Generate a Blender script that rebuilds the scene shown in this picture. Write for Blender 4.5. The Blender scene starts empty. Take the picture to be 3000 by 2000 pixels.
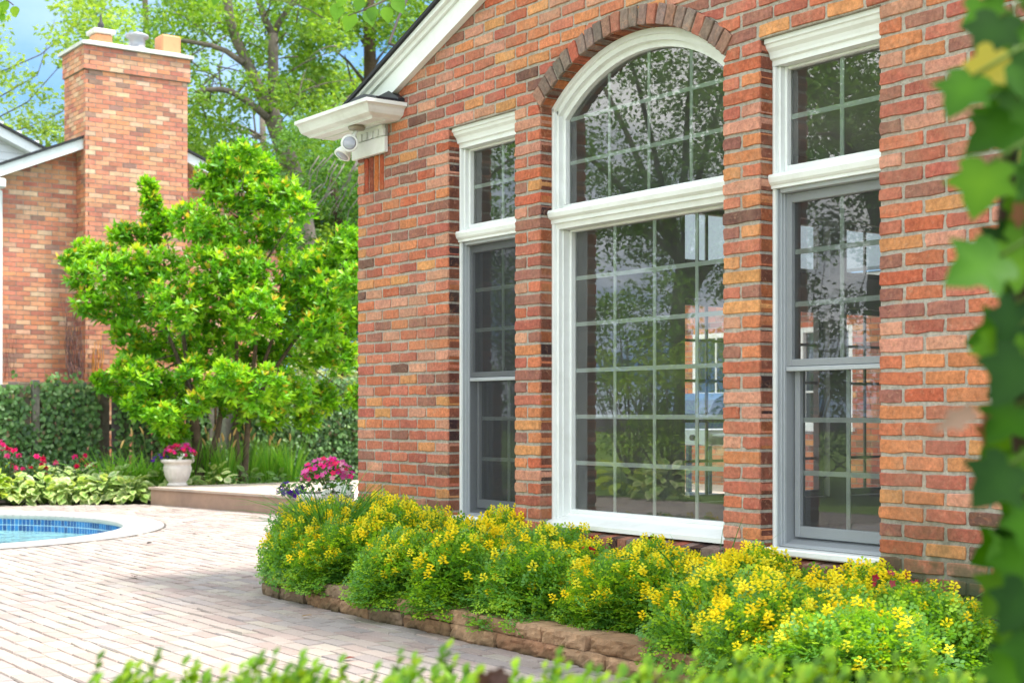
import bpy, math, random
import numpy as np
from mathutils import Vector, Matrix, noise
R = math.radians
rnd = random.Random(7)
rng = np.random.default_rng(7)
scene = bpy.context.scene
COL = scene.collection

# ------------------------------------------------------------------ frame of reference
# x runs along the gable wall (left corner = 0), y goes into the house, z is up (paving = 0)
CAM = Vector((8.218, -4.709, 1.08))
UX, UY = .5848, -.8112
FPX, PCX, PCY = 4300., 1500., 1211.
def ray(px):
    X = (px - PCX) / FPX
    return X * UX + UY, X * (-UY) + UX
def at(px, py, z):
    a, b = ray(px)
    return Vector((CAM.x + a * z, CAM.y + b * z, CAM.z + (PCY - py) / FPX * z))
def on_x(px, py, x):
    a, b = ray(px)
    return at(px, py, (x - CAM.x) / a)
def on_y(px, py, y):
    a, b = ray(px)
    return at(px, py, (y - CAM.y) / b)
def ground(px, py, h=0.):
    return at(px, py, (CAM.z - h) * FPX / (py - PCY))
FWD = Vector((UY, UX, 0)); RIGHT = Vector((UX, -UY, 0))

# ------------------------------------------------------------------ materials
MATS = {}
def srgb(r, g, b, k=1.):
    f = lambda c: ((c / 255. + .055) / 1.055) ** 2.4 if c > 10 else c / 255. / 12.92
    return tuple(f(c) * k for c in (r, g, b))
class NT:
    def __init__(self, name):
        self.m = bpy.data.materials.new(name); self.m.use_nodes = True
        self.t = self.m.node_tree; self.t.nodes.clear()
        self.out = self.n('ShaderNodeOutputMaterial')
    def n(self, kind, **kw):
        nd = self.t.nodes.new(kind)
        for k, v in kw.items():
            if k.startswith('i_'):
                key = k[2:].replace('_', ' ')
                nd.inputs[key].default_value = v
            else: setattr(nd, k, v)
        return nd
    def l(self, a, b): self.t.links.new(a, b)
    def mixc(self, a, b, fac, mode='MIX'):
        nd = self.n('ShaderNodeMix', data_type='RGBA', blend_type=mode)
        for s, v in ((nd.inputs[0], fac), (nd.inputs[6], a), (nd.inputs[7], b)):
            if hasattr(v, 'links') or hasattr(v, 'is_linked'): self.l(v, s)
            else: s.default_value = (*v, 1) if isinstance(v, tuple) and len(v) == 3 else v
        return nd.outputs[2]
    def ramp(self, fac, stops):
        nd = self.n('ShaderNodeValToRGB'); e = nd.color_ramp.elements
        while len(e) < len(stops): e.new(.5)
        for el, (p, c) in zip(e, stops):
            el.position = p; el.color = (*c, 1) if len(c) == 3 else c
        self.l(fac, nd.inputs[0]); return nd.outputs[0]
    def noise(self, scale, detail=4, rough=.6, vec=None, dist=0.):
        nd = self.n('ShaderNodeTexNoise', i_Scale=scale, i_Detail=detail, i_Roughness=rough, i_Distortion=dist)
        if vec is not None: self.l(vec, nd.inputs['Vector'])
        return nd.outputs[0]
    def pos(self):
        return self.n('ShaderNodeNewGeometry').outputs['Position']
    def bump(self, h, strength, dist=.002):
        nd = self.n('ShaderNodeBump', i_Strength=strength, i_Distance=dist); self.l(h, nd.inputs['Height'])
        return nd.outputs[0]
    def bsdf(self, col, rough, normal=None, spec=.4):
        nd = self.n('ShaderNodeBsdfPrincipled')
        for s, v in ((nd.inputs['Base Color'], col), (nd.inputs['Roughness'], rough)):
            if hasattr(v, 'is_linked'): self.l(v, s)
            else: s.default_value = (*v, 1) if isinstance(v, tuple) else v
        nd.inputs['Specular IOR Level'].default_value = spec
        if normal is not None: self.l(normal, nd.inputs['Normal'])
        return nd.outputs[0]
    def done(self, sh):
        self.l(sh, self.out.inputs[0]); return self.m
def attr_mat(name, rough=.85, mott=.35, mscale=40, bump=.6, bscale=120, speck=0., spec=.25, moss=None, bdist=.003, scuff=None):
    """colour per piece from the mesh, mottled and pitted"""
    if name in MATS: return MATS[name]
    t = NT(name); p = t.pos()
    c = t.n('ShaderNodeAttribute', attribute_name='Col').outputs[0]
    n1 = t.noise(mscale, 5, .65, p); n2 = t.noise(mscale * .22, 3, .5, p)
    lo, hi = 1 - mott, 1 + mott * .55
    c = t.mixc(c, t.ramp(n1, [(.25, (lo, lo, lo)), (.75, (hi, hi, hi))]), 1., 'MULTIPLY')
    c = t.mixc(c, t.ramp(n2, [(.3, (.86, .86, .88)), (.7, (1.1, 1.08, 1.05))]), 1., 'MULTIPLY')
    if scuff:     # pale scuffs and dark fire-marks that cross single bricks
        for colr, sc, a_, b_, amt in scuff:
            c = t.mixc(c, colr, t.ramp(t.noise(sc, 5, .68, p, 1.2), [(a_, (0, 0, 0)), (b_, (amt,) * 3)]))
    if speck:
        v = t.noise(mscale * 5, 2, .5, p)
        c = t.mixc(c, (.05, .035, .03), t.ramp(v, [(.66, (0, 0, 0)), (.74, (speck,) * 3)]))
    if moss:      # grey-green growth near the ground: (x0, x1, z0, z1, colour)
        x0, x1, z0, z1, mc = moss
        sx = t.n('ShaderNodeSeparateXYZ'); t.l(p, sx.inputs[0])
        mx = t.n('ShaderNodeMapRange'); t.l(sx.outputs[0], mx.inputs[0])
        mx.inputs[1].default_value = x0; mx.inputs[2].default_value = x1
        mz = t.n('ShaderNodeMapRange'); t.l(sx.outputs[2], mz.inputs[0])
        mz.inputs[1].default_value = z1; mz.inputs[2].default_value = z0
        a = t.n('ShaderNodeMath', operation='MULTIPLY'); t.l(mx.outputs[0], a.inputs[0]); t.l(mz.outputs[0], a.inputs[1])
        b = t.n('ShaderNodeMath', operation='MULTIPLY'); t.l(a.outputs[0], b.inputs[0])
        t.l(t.ramp(t.noise(5, 4, .6, p), [(.36, (0, 0, 0)), (.56, (1, 1, 1))]), b.inputs[1])
        c = t.mixc(c, mc, b.outputs[0])
    h = t.noise(bscale, 6, .7, p)
    MATS[name] = t.done(t.bsdf(c, rough, t.bump(h, bump, bdist), spec)); return MATS[name]
def plain_mat(name, col=None, rough=.5, dirt=.15, dscale=6, bump=.05, bscale=60, spec=.4, dirtcol=None, metal=0.):
    if name in MATS: return MATS[name]
    t = NT(name); p = t.pos()
    n1 = t.noise(dscale, 6, .65, p)
    d = dirtcol or tuple(x * .6 for x in col)
    c = t.mixc(col, d, t.ramp(n1, [(.48, (0, 0, 0)), (.8, (dirt * 2.2,) * 3)]))
    sh = t.bsdf(c, rough, t.bump(t.noise(bscale, 4, .6, p), bump, .003), spec)
    if metal: sh.node.inputs['Metallic'].default_value = metal
    MATS[name] = t.done(sh); return MATS[name]
def leaf_mat(name, rough=.42, trans=.38, tint=(1.25, 1.15, .45), spec=.45):
    if name in MATS: return MATS[name]
    t = NT(name)
    c = t.n('ShaderNodeAttribute', attribute_name='Col').outputs[0]
    c = t.mixc(c, t.ramp(t.noise(9, 3, .5, t.pos()), [(.3, (.8, .84, .8)), (.7, (1.15, 1.1, 1.05))]), 1., 'MULTIPLY')
    a = t.bsdf(c, rough, None, spec)
    tr = t.n('ShaderNodeBsdfTranslucent'); t.l(t.mixc(c, tint, 1., 'MULTIPLY'), tr.inputs[0])
    mx = t.n('ShaderNodeMixShader'); mx.inputs[0].default_value = trans
    t.l(a, mx.inputs[1]); t.l(tr.outputs[0], mx.inputs[2])
    MATS[name] = t.done(mx.outputs[0]); return MATS[name]
def glass_mat(name, ior=2.0, tint=(.93, .96, .95), wob=.006):
    if name in MATS: return MATS[name]
    t = NT(name)
    nb = t.bump(t.noise(1.6, 1, .4, t.pos()), wob, .05)
    fr = t.n('ShaderNodeFresnel', i_IOR=ior); t.l(nb, fr.inputs['Normal'])
    tr = t.n('ShaderNodeBsdfTransparent'); tr.inputs[0].default_value = (*tint, 1)
    gl = t.n('ShaderNodeBsdfGlossy', i_Roughness=.006); gl.inputs[0].default_value = (1, 1, 1, 1); t.l(nb, gl.inputs['Normal'])
    mx = t.n('ShaderNodeMixShader'); t.l(fr.outputs[0], mx.inputs[0]); t.l(tr.outputs[0], mx.inputs[1]); t.l(gl.outputs[0], mx.inputs[2])
    du = t.n('ShaderNodeBsdfDiffuse'); du.inputs[0].default_value = (.55, .58, .55, 1); md = t.n('ShaderNodeMixShader'); t.l(t.ramp(t.noise(7, 5, .7, t.pos()), [(.3, (.03,) * 3), (.8, (.085,) * 3)]), md.inputs[0]); t.l(mx.outputs[0], md.inputs[1]); t.l(du.outputs[0], md.inputs[2])
    MATS[name] = t.done(md.outputs[0]); return MATS[name]
def screen_mat(name, col, op):
    if name in MATS: return MATS[name]
    t = NT(name)
    tr = t.n('ShaderNodeBsdfTransparent'); df = t.n('ShaderNodeBsdfDiffuse'); df.inputs[0].default_value = (*col, 1)
    w = t.n('ShaderNodeTexNoise', i_Scale=220, i_Detail=1)
    mr = t.n('ShaderNodeMapRange'); t.l(w.outputs[0], mr.inputs[0])
    mr.inputs[1].default_value = .3; mr.inputs[2].default_value = .7; mr.inputs[3].default_value = op * .8; mr.inputs[4].default_value = op * 1.2
    mx = t.n('ShaderNodeMixShader'); t.l(mr.outputs[0], mx.inputs[0]); t.l(tr.outputs[0], mx.inputs[1]); t.l(df.outputs[0], mx.inputs[2])
    MATS[name] = t.done(mx.outputs[0]); return MATS[name]

# ------------------------------------------------------------------ mesh builder
class MB:
    def __init__(self): self.v = []; self.f = []; self.c = []
    def add(self, verts, faces, col=(1, 1, 1)):
        o = len(self.v); self.v += [tuple(p) for p in verts]
        self.f += [tuple(i + o for i in fc) for fc in faces]
        self.c += [col] * len(verts)
        return self
    def box(self, x0, x1, y0, y1, z0, z1, col=(1, 1, 1), bev=0.):
        if bev <= 0:
            v = [(x, y, z) for z in (z0, z1) for y in (y0, y1) for x in (x0, x1)]
            return self.add(v, [(0, 2, 3, 1), (4, 5, 7, 6), (0, 1, 5, 4), (2, 6, 7, 3), (0, 4, 6, 2), (1, 3, 7, 5)], col)
        # box with chamfered edges: 24 verts
        b = min(bev, (x1 - x0) * .45, (y1 - y0) * .45, (z1 - z0) * .45)
        X, Y, Z = (x0, x1), (y0, y1), (z0, z1)
        v = []; idx = {}
        for i in (0, 1):
            for j in (0, 1):
                for k in (0, 1):
                    s = [(1, -1)[i], (1, -1)[j], (1, -1)[k]]
                    for a in range(3):
                        p = [X[i], Y[j], Z[k]]
                        for q in range(3):
                            if q != a: p[q] += s[q] * b
                        idx[(i, j, k, a)] = len(v); v.append(tuple(p))
        f = []
        for i in (0, 1):
            q = [idx[(i, 0, 0, 0)], idx[(i, 1, 0, 0)], idx[(i, 1, 1, 0)], idx[(i, 0, 1, 0)]]; f.append(q if i else q[::-1])
            q = [idx[(0, i, 0, 1)], idx[(0, i, 1, 1)], idx[(1, i, 1, 1)], idx[(1, i, 0, 1)]]; f.append(q if i else q[::-1])
            q = [idx[(0, 0, i, 2)], idx[(1, 0, i, 2)], idx[(1, 1, i, 2)], idx[(0, 1, i, 2)]]; f.append(q if i else q[::-1])
        for i in (0, 1):
            for j in (0, 1):
                f.append([idx[(i, j, 0, 0)], idx[(i, j, 1, 0)], idx[(i, j, 1, 1)], idx[(i, j, 0, 1)]])
                f.append([idx[(i, 0, j, 0)], idx[(i, 1, j, 0)], idx[(i, 1, j, 2)], idx[(i, 0, j, 2)]])
                f.append([idx[(0, i, j, 1)], idx[(1, i, j, 1)], idx[(1, i, j, 2)], idx[(0, i, j, 2)]])
                for k in (0, 1):
                    f.append([idx[(i, j, k, a)] for a in range(3)])
        return self.add(v, f, col)
    def prism(self, poly, fn, d0, d1, col=(1, 1, 1)):
        """2-D polygon extruded from depth d0 to d1; fn(a, b, d) -> point"""
        n = len(poly)
        v = [fn(a, b, d0) for a, b in poly] + [fn(a, b, d1) for a, b in poly]
        f = [tuple(range(n))[::-1], tuple(range(n, 2 * n))] + [(i, (i + 1) % n, n + (i + 1) % n, n + i) for i in range(n)]
        return self.add(v, f, col)
    def tube(self, pts, rad, n=8, col=(1, 1, 1), cap=True):
        pts = [Vector(p) for p in pts]
        if not hasattr(rad, '__len__'): rad = [rad] * len(pts)
        v = []; f = []; side = None
        for i, p in enumerate(pts):
            t = (pts[min(i + 1, len(pts) - 1)] - pts[max(i - 1, 0)]).normalized()
            if side is None:
                side = t.cross(Vector((0, 0, 1)))
                if side.length < .05: side = t.cross(Vector((1, 0, 0)))
            side = (side - t * side.dot(t)).normalized(); up = t.cross(side)
            for k in range(n):
                a = 2 * math.pi * k / n
                v.append(p + (side * math.cos(a) + up * math.sin(a)) * rad[i])
        for i in range(len(pts) - 1):
            for k in range(n):
                k2 = (k + 1) % n
                f.append((i * n + k, i * n + k2, (i + 1) * n + k2, (i + 1) * n + k))
        if cap: f += [tuple(range(n))[::-1], tuple(range(len(v) - n, len(v)))]
        return self.add(v, f, col)
    def lathe(self, prof, c, n=28, flute=None, col=(1, 1, 1)):
        v = []; f = []
        for r, z, fl in prof:
            for k in range(n):
                a = 2 * math.pi * k / n
                rr = r * (1 + (fl * abs(math.sin(a * 9)) if fl else 0))
                v.append((c[0] + rr * math.cos(a), c[1] + rr * math.sin(a), c[2] + z))
        for i in range(len(prof) - 1):
            for k in range(n):
                k2 = (k + 1) % n
                f.append((i * n + k, i * n + k2, (i + 1) * n + k2, (i + 1) * n + k))
        f.append(tuple(range(n))[::-1]); f.append(tuple(range(len(v) - n, len(v))))
        return self.add(v, f, col)
    def sphere(self, c, r, nu=12, nv=8, col=(1, 1, 1)):
        v = []; f = []
        r = Vector(r) if hasattr(r, '__len__') else Vector((r, r, r))
        for i in range(1, nv):
            th = math.pi * i / nv
            for k in range(nu):
                a = 2 * math.pi * k / nu
                v.append((c[0] + r.x * math.sin(th) * math.cos(a), c[1] + r.y * math.sin(th) * math.sin(a), c[2] + r.z * math.cos(th)))
        v += [(c[0], c[1], c[2] + r.z), (c[0], c[1], c[2] - r.z)]
        for i in range(nv - 2):
            for k in range(nu):
                k2 = (k + 1) % nu
                f.append((i * nu + k, (i + 1) * nu + k, (i + 1) * nu + k2, i * nu + k2))
        T, B = len(v) - 2, len(v) - 1
        for k in range(nu):
            k2 = (k + 1) % nu
            f.append((T, k, k2)); f.append((B, (nv - 2) * nu + k2, (nv - 2) * nu + k))
        return self.add(v, f, col)
    def build(self, name, mat, parent=None, smooth=False, loc=None):
        me = bpy.data.meshes.new(name); me.from_pydata(self.v, [], self.f); me.validate(clean_customdata=False)
        ca = me.color_attributes.new('Col', 'FLOAT_COLOR', 'POINT')
        arr = np.ones((len(self.v), 4), dtype=np.float32); arr[:, :3] = np.array(self.c, dtype=np.float32)
        ca.data.foreach_set('color', arr.ravel())
        if smooth: me.polygons.foreach_set('use_smooth', [True] * len(me.polygons))
        me.materials.append(mat)
        return link(name, me, parent, loc)
def link(name, me, parent=None, loc=None):
    o = bpy.data.objects.new(name, me); COL.objects.link(o)
    if parent is not None:
        o.parent = parent
        # geometry is written in world coordinates: cancel the parent's location
        if parent.type == 'EMPTY' and parent.parent is None: o.location = -parent.location
    if loc is not None: o.location = loc
    return o
def tag(o, label, cat, group=None, kind=None):
    if label: o['label'] = label
    if cat: o['category'] = cat
    if group: o['group'] = group
    if kind: o['kind'] = kind
    return o
def empty(name, loc, label=None, cat=None, group=None, rz=0.):
    o = bpy.data.objects.new(name, None); COL.objects.link(o); o.location = loc; o.rotation_euler.z = rz
    o.empty_display_size = .1
    tag(o, label, cat, group); return o
def struct(o): o['kind'] = 'structure'; return o
def dup(root, loc, rz=0., scale=None, label=None, group=None):
    r = root.copy(); COL.objects.link(r); r.location = loc; r.rotation_euler.z = rz
    if scale is not None: r.scale = scale if hasattr(scale, '__len__') else (scale,) * 3
    if label: r['label'] = label
    if group: r['group'] = group
    for ch in list(root.children):
        c = ch.copy(); COL.objects.link(c); c.parent = r
        for g in ch.children:
            d = g.copy(); COL.objects.link(d); d.parent = c
    return r

# ------------------------------------------------------------------ scattered leaves (numpy)
def fan(outline, mid_drop=0.):
    """leaf outline as a folded fan around the midrib"""
    v = [(x, y, z) for x, y, z in outline]
    return np.array(v, dtype=np.float32)
KITE_V = np.array([(0, 0, 0), (.5, .45, .10), (0, 1, -.04), (-.5, .45, .10)], dtype=np.float32); KITE_F = [(0, 1, 2, 3)]
LEAF_V = np.array([(0, 0, 0), (.42, .32, .09), (.44, .62, .07), (0, 1, -.12), (-.44, .62, .07), (-.42, .32, .09), (0, .32, 0), (0, .64, -.02)], dtype=np.float32)
LEAF_F = [(0, 1, 6, 6), (1, 2, 7, 6), (2, 3, 7, 7), (3, 4, 7, 7), (4, 5, 6, 7), (5, 0, 6, 6)]
LEAF_F = [(0, 1, 6), (1, 2, 7, 6), (2, 3, 7), (3, 4, 7), (4, 5, 6, 7), (5, 0, 6)]
def unit(a): return a / np.maximum(np.linalg.norm(a, axis=1, keepdims=True), 1e-6)
def scatter(name, mat, tv, tf, pos, d, up, length, width, col, parent=None, tcol=None):
    """N copies of a template: y axis along d, z axis near up"""
    N = len(pos); K = len(tv)
    d = unit(d); s = unit(np.cross(d, up)); n = np.cross(s, d)
    length = np.broadcast_to(np.asarray(length, dtype=np.float32), (N,)); width = np.broadcast_to(np.asarray(width, dtype=np.float32), (N,))
    V = pos[:, None, :] + s[:, None, :] * (tv[None, :, 0:1] * width[:, None, None]) + d[:, None, :] * (tv[None, :, 1:2] * length[:, None, None]) + n[:, None, :] * (tv[None, :, 2:3] * width[:, None, None])
    C = np.ones((N, K, 4), dtype=np.float32); C[:, :, :3] = col[:, None, :]
    if tcol is not None: C[:, :, :3] *= tcol[None, :, :]
    return raw_mesh(name, mat, V.reshape(-1, 3), tf, N, K, C.reshape(-1, 4), parent)
def raw_mesh(name, mat, V, tf, N, K, C, parent=None):
    me = bpy.data.meshes.new(name)
    sizes = np.array([len(f) for f in tf], dtype=np.int32); flat = np.concatenate([np.array(f, dtype=np.int32) for f in tf])
    L = (flat[None, :] + (np.arange(N, dtype=np.int32) * K)[:, None]).ravel()
    S = np.tile(sizes, N); st = np.concatenate([[0], np.cumsum(S)[:-1]]).astype(np.int32)
    me.vertices.add(len(V)); me.vertices.foreach_set('co', V.astype(np.float32).ravel())
    me.loops.add(len(L)); me.loops.foreach_set('vertex_index', L)
    me.polygons.add(len(S)); me.polygons.foreach_set('loop_start', st)
    try: me.polygons.foreach_set('loop_total', S)
    except Exception: pass
    me.update(calc_edges=True)
    ca = me.color_attributes.new('Col', 'FLOAT_COLOR', 'POINT'); ca.data.foreach_set('color', C.astype(np.float32).ravel())
    me.materials.append(mat)
    return link(name, me, parent)
def rdir(N): return unit(rng.normal(size=(N, 3)))
def pick(cols, N, p=None, jit=.12):
    c = np.array(cols, dtype=np.float32)[rng.choice(len(cols), N, p=p)]
    return c * (1 + rng.uniform(-jit, jit, (N, 1))).astype(np.float32)
def A(v): return np.array(v, dtype=np.float32)
# ------------------------------------------------------------------ brickwork
CO = .0677; PITCH = .2032; Z0 = 2.744
PAL = [(srgb(205, 112, 84), 22), (srgb(208, 108, 68), 16), (srgb(220, 128, 74), 14), (srgb(226, 150, 82), 9), (srgb(158, 98, 84), 15),
       (srgb(186, 92, 72), 14), (srgb(216, 146, 116), 13), (srgb(104, 70, 64), 4), (srgb(204, 92, 54), 5)]
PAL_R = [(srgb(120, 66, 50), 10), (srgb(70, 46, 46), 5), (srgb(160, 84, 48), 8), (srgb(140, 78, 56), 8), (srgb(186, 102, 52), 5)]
PAL_A = [(srgb(140, 112, 100), 10), (srgb(165, 118, 98), 8), (srgb(150, 124, 112), 8), (srgb(184, 110, 84), 5), (srgb(196, 96, 68), 3), (srgb(128, 110, 98), 4)]
PAL_N = [(srgb(214, 120, 90), 22), (srgb(226, 152, 108), 24), (srgb(234, 182, 142), 14), (srgb(190, 98, 80), 12), (srgb(228, 134, 82), 15), (srgb(238, 200, 164), 4), (srgb(130, 106, 100), 4), (srgb(166, 96, 84), 6)]
MORTAR = srgb(200, 194, 180, .74)
def brickcol(pal, k=.93):
    c = rnd.choices([p[0] for p in pal], [p[1] for p in pal])[0]
    j = rnd.uniform(.86, 1.12); w = rnd.uniform(.94, 1.06)
    m = (.50, .20, .105) if pal is not PAL_N else (.60, .27, .15); q = .16 if pal is PAL else .40 if pal is PAL_N else 0.
    c = [c[i] * (1 - q) + m[i] * q for i in range(3)]
    gy = sum(c) / 3 * .10; c = [x * .90 + gy for x in c]
    return (c[0] * .98 * k * j, c[1] * 1.04 * k * j * w, c[2] * 1.06 * k * j)
def brick(M, q, fn, proud, depth, col, simple=False, jit=.0018):
    """q = 4 corners bl, br, tr, tl in wall coordinates"""
    out = []
    for e in range(4):
        p, n = q[e], q[(e + 1) % 4]
        L = math.hypot(n[0] - p[0], n[1] - p[1])
        if L < .002: out.append(p); continue
        tx, tz = (n[0] - p[0]) / L, (n[1] - p[1]) / L
        if simple: ts = (0.,)
        else:
            c = min(.004, L * .3)
            ts = (c, L * .3 + rnd.uniform(-.02, .02) * L, L * .66, L - c) if L > .1 else (c, L * .5, L - c) if L > .03 else (c, L - c)
        for t in ts:
            j = 0 if simple else rnd.gauss(0, jit)
            out.append((p[0] + tx * t - tz * j, p[1] + tz * t + tx * j))
    n = len(out)
    ca = sum(p[0] for p in out) / n; cz = sum(p[1] for p in out) / n
    if simple:
        v = [fn(a, z, -proud) for a, z in out] + [fn(a, z, depth) for a, z in out]
        M.add(v, [tuple(range(n))] + [(i, n + i, n + (i + 1) % n, (i + 1) % n) for i in range(n)], col)
        return
    ins = .0026; tilt = rnd.gauss(0, .008); tz = rnd.gauss(0, .012); pr = proud + rnd.gauss(0, .0012)
    v = []
    for a, z in out:
        dx, dz = ca - a, cz - z
        ix = ins * (1 if dx > 0 else -1) if abs(dx) > ins else 0; iz = ins * (1 if dz > 0 else -1) if abs(dz) > ins else 0
        v.append(fn(a + ix, z + iz, -pr + (a - ca) * tilt + (z - cz) * tz + rnd.gauss(0, .0006)))
    v += [fn(a, z, -pr + .0036 + (a - ca) * tilt) for a, z in out]
    v += [fn(a, z, depth) for a, z in out]
    f = [tuple(range(n))]
    for i in range(n):
        k = (i + 1) % n
        f += [(i, n + i, n + k, k), (n + i, 2 * n + i, 2 * n + k, n + k)]
    M.add(v, f, col)
def course_wall(M, fn, z_lo, z_hi, spans, pal, depth=.098, simple=False, J=.0165, edge_pal=None, k=.93, proud=.005, mdepth=None):
    """spans(zb, zt) -> [(left_b, left_t, right_b, right_t, open_left, open_right)]"""
    n0 = math.floor((z_lo - Z0) / CO); n1 = math.ceil((z_hi - Z0) / CO)
    for i in range(n0, n1):
        zb = Z0 + i * CO; zt = zb + CO
        for lb, lt, rb, rt, ol, orr in spans(zb, zt):
            l, r = (lb + lt) / 2, (rb + rt) / 2
            if r - l < .012: continue
            off = 0 if i % 2 else PITCH / 2
            js = [p for p in (off + m * PITCH for m in range(math.floor(l / PITCH) - 1, math.ceil(r / PITCH) + 1)) if l + .045 < p < r - .045]
            js = [p + (0 if simple else rnd.gauss(0, .003)) for p in js]
            e = [(lb, lt)] + [(p, p) for p in js] + [(rb, rt)]
            for q in range(len(e) - 1):
                h0 = 0 if q == 0 else J / 2; h1 = 0 if q == len(e) - 2 else J / 2
                cz = J / 2 - .001 + (0 if simple else rnd.gauss(0, .0007))
                (ab, a_t), (bb, bt) = e[q], e[q + 1]
                if bb - ab + bt - a_t < .02: continue
                if a_t > bt: a_t = bt = (a_t + bt) / 2
                p = pal
                brick(M, [(ab + h0, zb + cz), (bb - h1, zb + cz), (max(bt - h1, a_t + h0), zt - J / 2), (a_t + h0, zt - J / 2)], fn, proud, depth, brickcol(p, k), simple)
            i0 = .004 if ol else 0; i1 = .004 if orr else 0
            if lt + i0 > rt - i1: lt, rt = (lt + rt) / 2 - i0, (lt + rt) / 2 + i1
            M.prism([(lb + i0, zb), (rb - i1, zb), (rt - i1, zt), (lt + i0, zt)], fn, -proud + .0065, (mdepth or depth - .003), MORTAR)

BRICK = attr_mat('brick', .9, .45, 55, .8, 140, speck=.75, scuff=[(srgb(222, 176, 144, .8), 26, .56, .76, .55), (srgb(112, 66, 58, .6), 34, .60, .78, .6), (srgb(226, 140, 84, .8), 13, .55, .8, .4), (srgb(176, 150, 124, .8), 1.7, .50, .74, .42), (srgb(120, 82, 64, .7), 4.5, .58, .78, .35)], moss=(4.05, 4.5, .40, .78, srgb(84, 92, 66, .8)))
BRICK_FAR = attr_mat('brick_far', .9, .25, 20, .3, 60)
WHITE = plain_mat('white_paint', (.80, .825, .805), .42, .13, 7, .04, 40, dirtcol=(.42, .42, .34))
WHITE2 = plain_mat('white_trim_weathered', (.76, .78, .74), .5, .22, 4, .06, 40, dirtcol=(.36, .33, .26))
GREY = plain_mat('grey_aluminium', (.40, .43, .45), .45, .10, 7, .03, 50)
DARKM = plain_mat('dark_gap', (.05, .05, .05), .6, .1)
MUNT = plain_mat('muntin_pale_green', (.84, .93, .91), .45, .05)
GLASS = glass_mat('window_glass'); GLASS2 = glass_mat('window_glass_far', 1.6, (.85, .9, .88))
SHINGLE = plain_mat('roof_shingle', (.03, .031, .034), .9, .3, 30, .5, 90)
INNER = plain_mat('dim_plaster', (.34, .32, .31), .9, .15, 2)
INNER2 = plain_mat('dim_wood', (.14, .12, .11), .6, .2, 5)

# ------------------------------------------------------------------ the brick house
house = empty('brick_house', (2.643, 0, 0), 'red brick gable house wall with three tall white windows behind the flower bed', 'house')
fF = lambda a, z, d: (a, d, z)
W = [(1.052, 1.717), (1.945, 3.341), (3.572, 4.247)]
CX, CZ, RI, RO = 2.643, 1.949, 1.036, 1.134
HALF = (W[1][1] - W[1][0]) / 2; TH = math.asin(HALF / RI); SPR = CZ + RI * math.cos(TH)
def Brake(u): return 3.049 + .375 * (min(u, 5.286 - u) - .51)
def Trake(u): return 3.24 + .39 * (min(u, 5.286 - u) - .51)
ZOP = Z0 - 35 * CO
def half_arch(z):
    if z <= SPR: return HALF
    zo = CZ + RO * math.cos(TH)
    if z < zo: return HALF + (z - SPR) * math.tan(TH)
    return math.sqrt(max(RO * RO - (z - CZ) ** 2, 0))
def spans_front(zb, zt):
    lim = lambda z: max(0., .51 + (z - .05 - 3.049) / .375)
    cuts = []
    if zb > ZOP - .01 and zt < Z0 + .01: cuts += [(W[0][0], W[0][0], W[0][1], W[0][1]), (W[2][0], W[2][0], W[2][1], W[2][1])]
    if zb > ZOP - .01 and zb < CZ + RO - .004:
        cuts.append((CX - half_arch(zb), CX - half_arch(zt), CX + half_arch(zb), CX + half_arch(zt)))
    if zb > 2.46 and zt < 2.76: cuts.append((.078, .078, .332, .332))
    cuts.sort()
    l = (lim(zb), lim(zt)); out = []
    for c in cuts:
        out.append((l[0], l[1], c[0], c[1], l[0] > .01, True)); l = (c[2], c[3])
    out.append((l[0], l[1], 5.286 - lim(zb), 5.286 - lim(zt), len(cuts) > 0, False))
    return out
M = MB()
course_wall(M, fF, -.03, 3.95, spans_front, PAL)
# returns of the openings look darker: reveal shade is put into the brick colour at the jambs
# soldiers beside the frieze
for k in range(4):
    a0 = .084 + k * .062
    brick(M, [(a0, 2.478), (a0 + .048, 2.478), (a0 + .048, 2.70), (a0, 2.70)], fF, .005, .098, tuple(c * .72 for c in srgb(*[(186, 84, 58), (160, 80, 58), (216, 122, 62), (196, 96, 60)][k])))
M.box(.082, .328, .0015, .095, 2.475, 2.742, MORTAR)
# arch ring of rowlocks
NA = 23
for k in range(NA):
    t0 = -TH + 2 * TH * k / NA + .0045; t1 = -TH + 2 * TH * (k + 1) / NA - .0045
    q = [(CX + r * math.sin(t), CZ + r * math.cos(t)) for r, t in ((RI, t1), (RI, t0), (RO, t0), (RO, t1))]
    q = [q[1], q[0], q[3], q[2]]
    brick(M, q, fF, .009 + rnd.uniform(0, .004), .098, brickcol(PAL_A), jit=.002)
for k in range(NA * 2):
    t0 = -TH + TH * k / NA; t1 = t0 + TH / NA
    q = [(CX + r * math.sin(t), CZ + r * math.cos(t)) for r, t in ((RI + .004, t0), (RI + .004, t1), (RO - .002, t1), (RO - .002, t0))]
    M.prism(q, fF, .001, .094, MORTAR)
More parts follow.
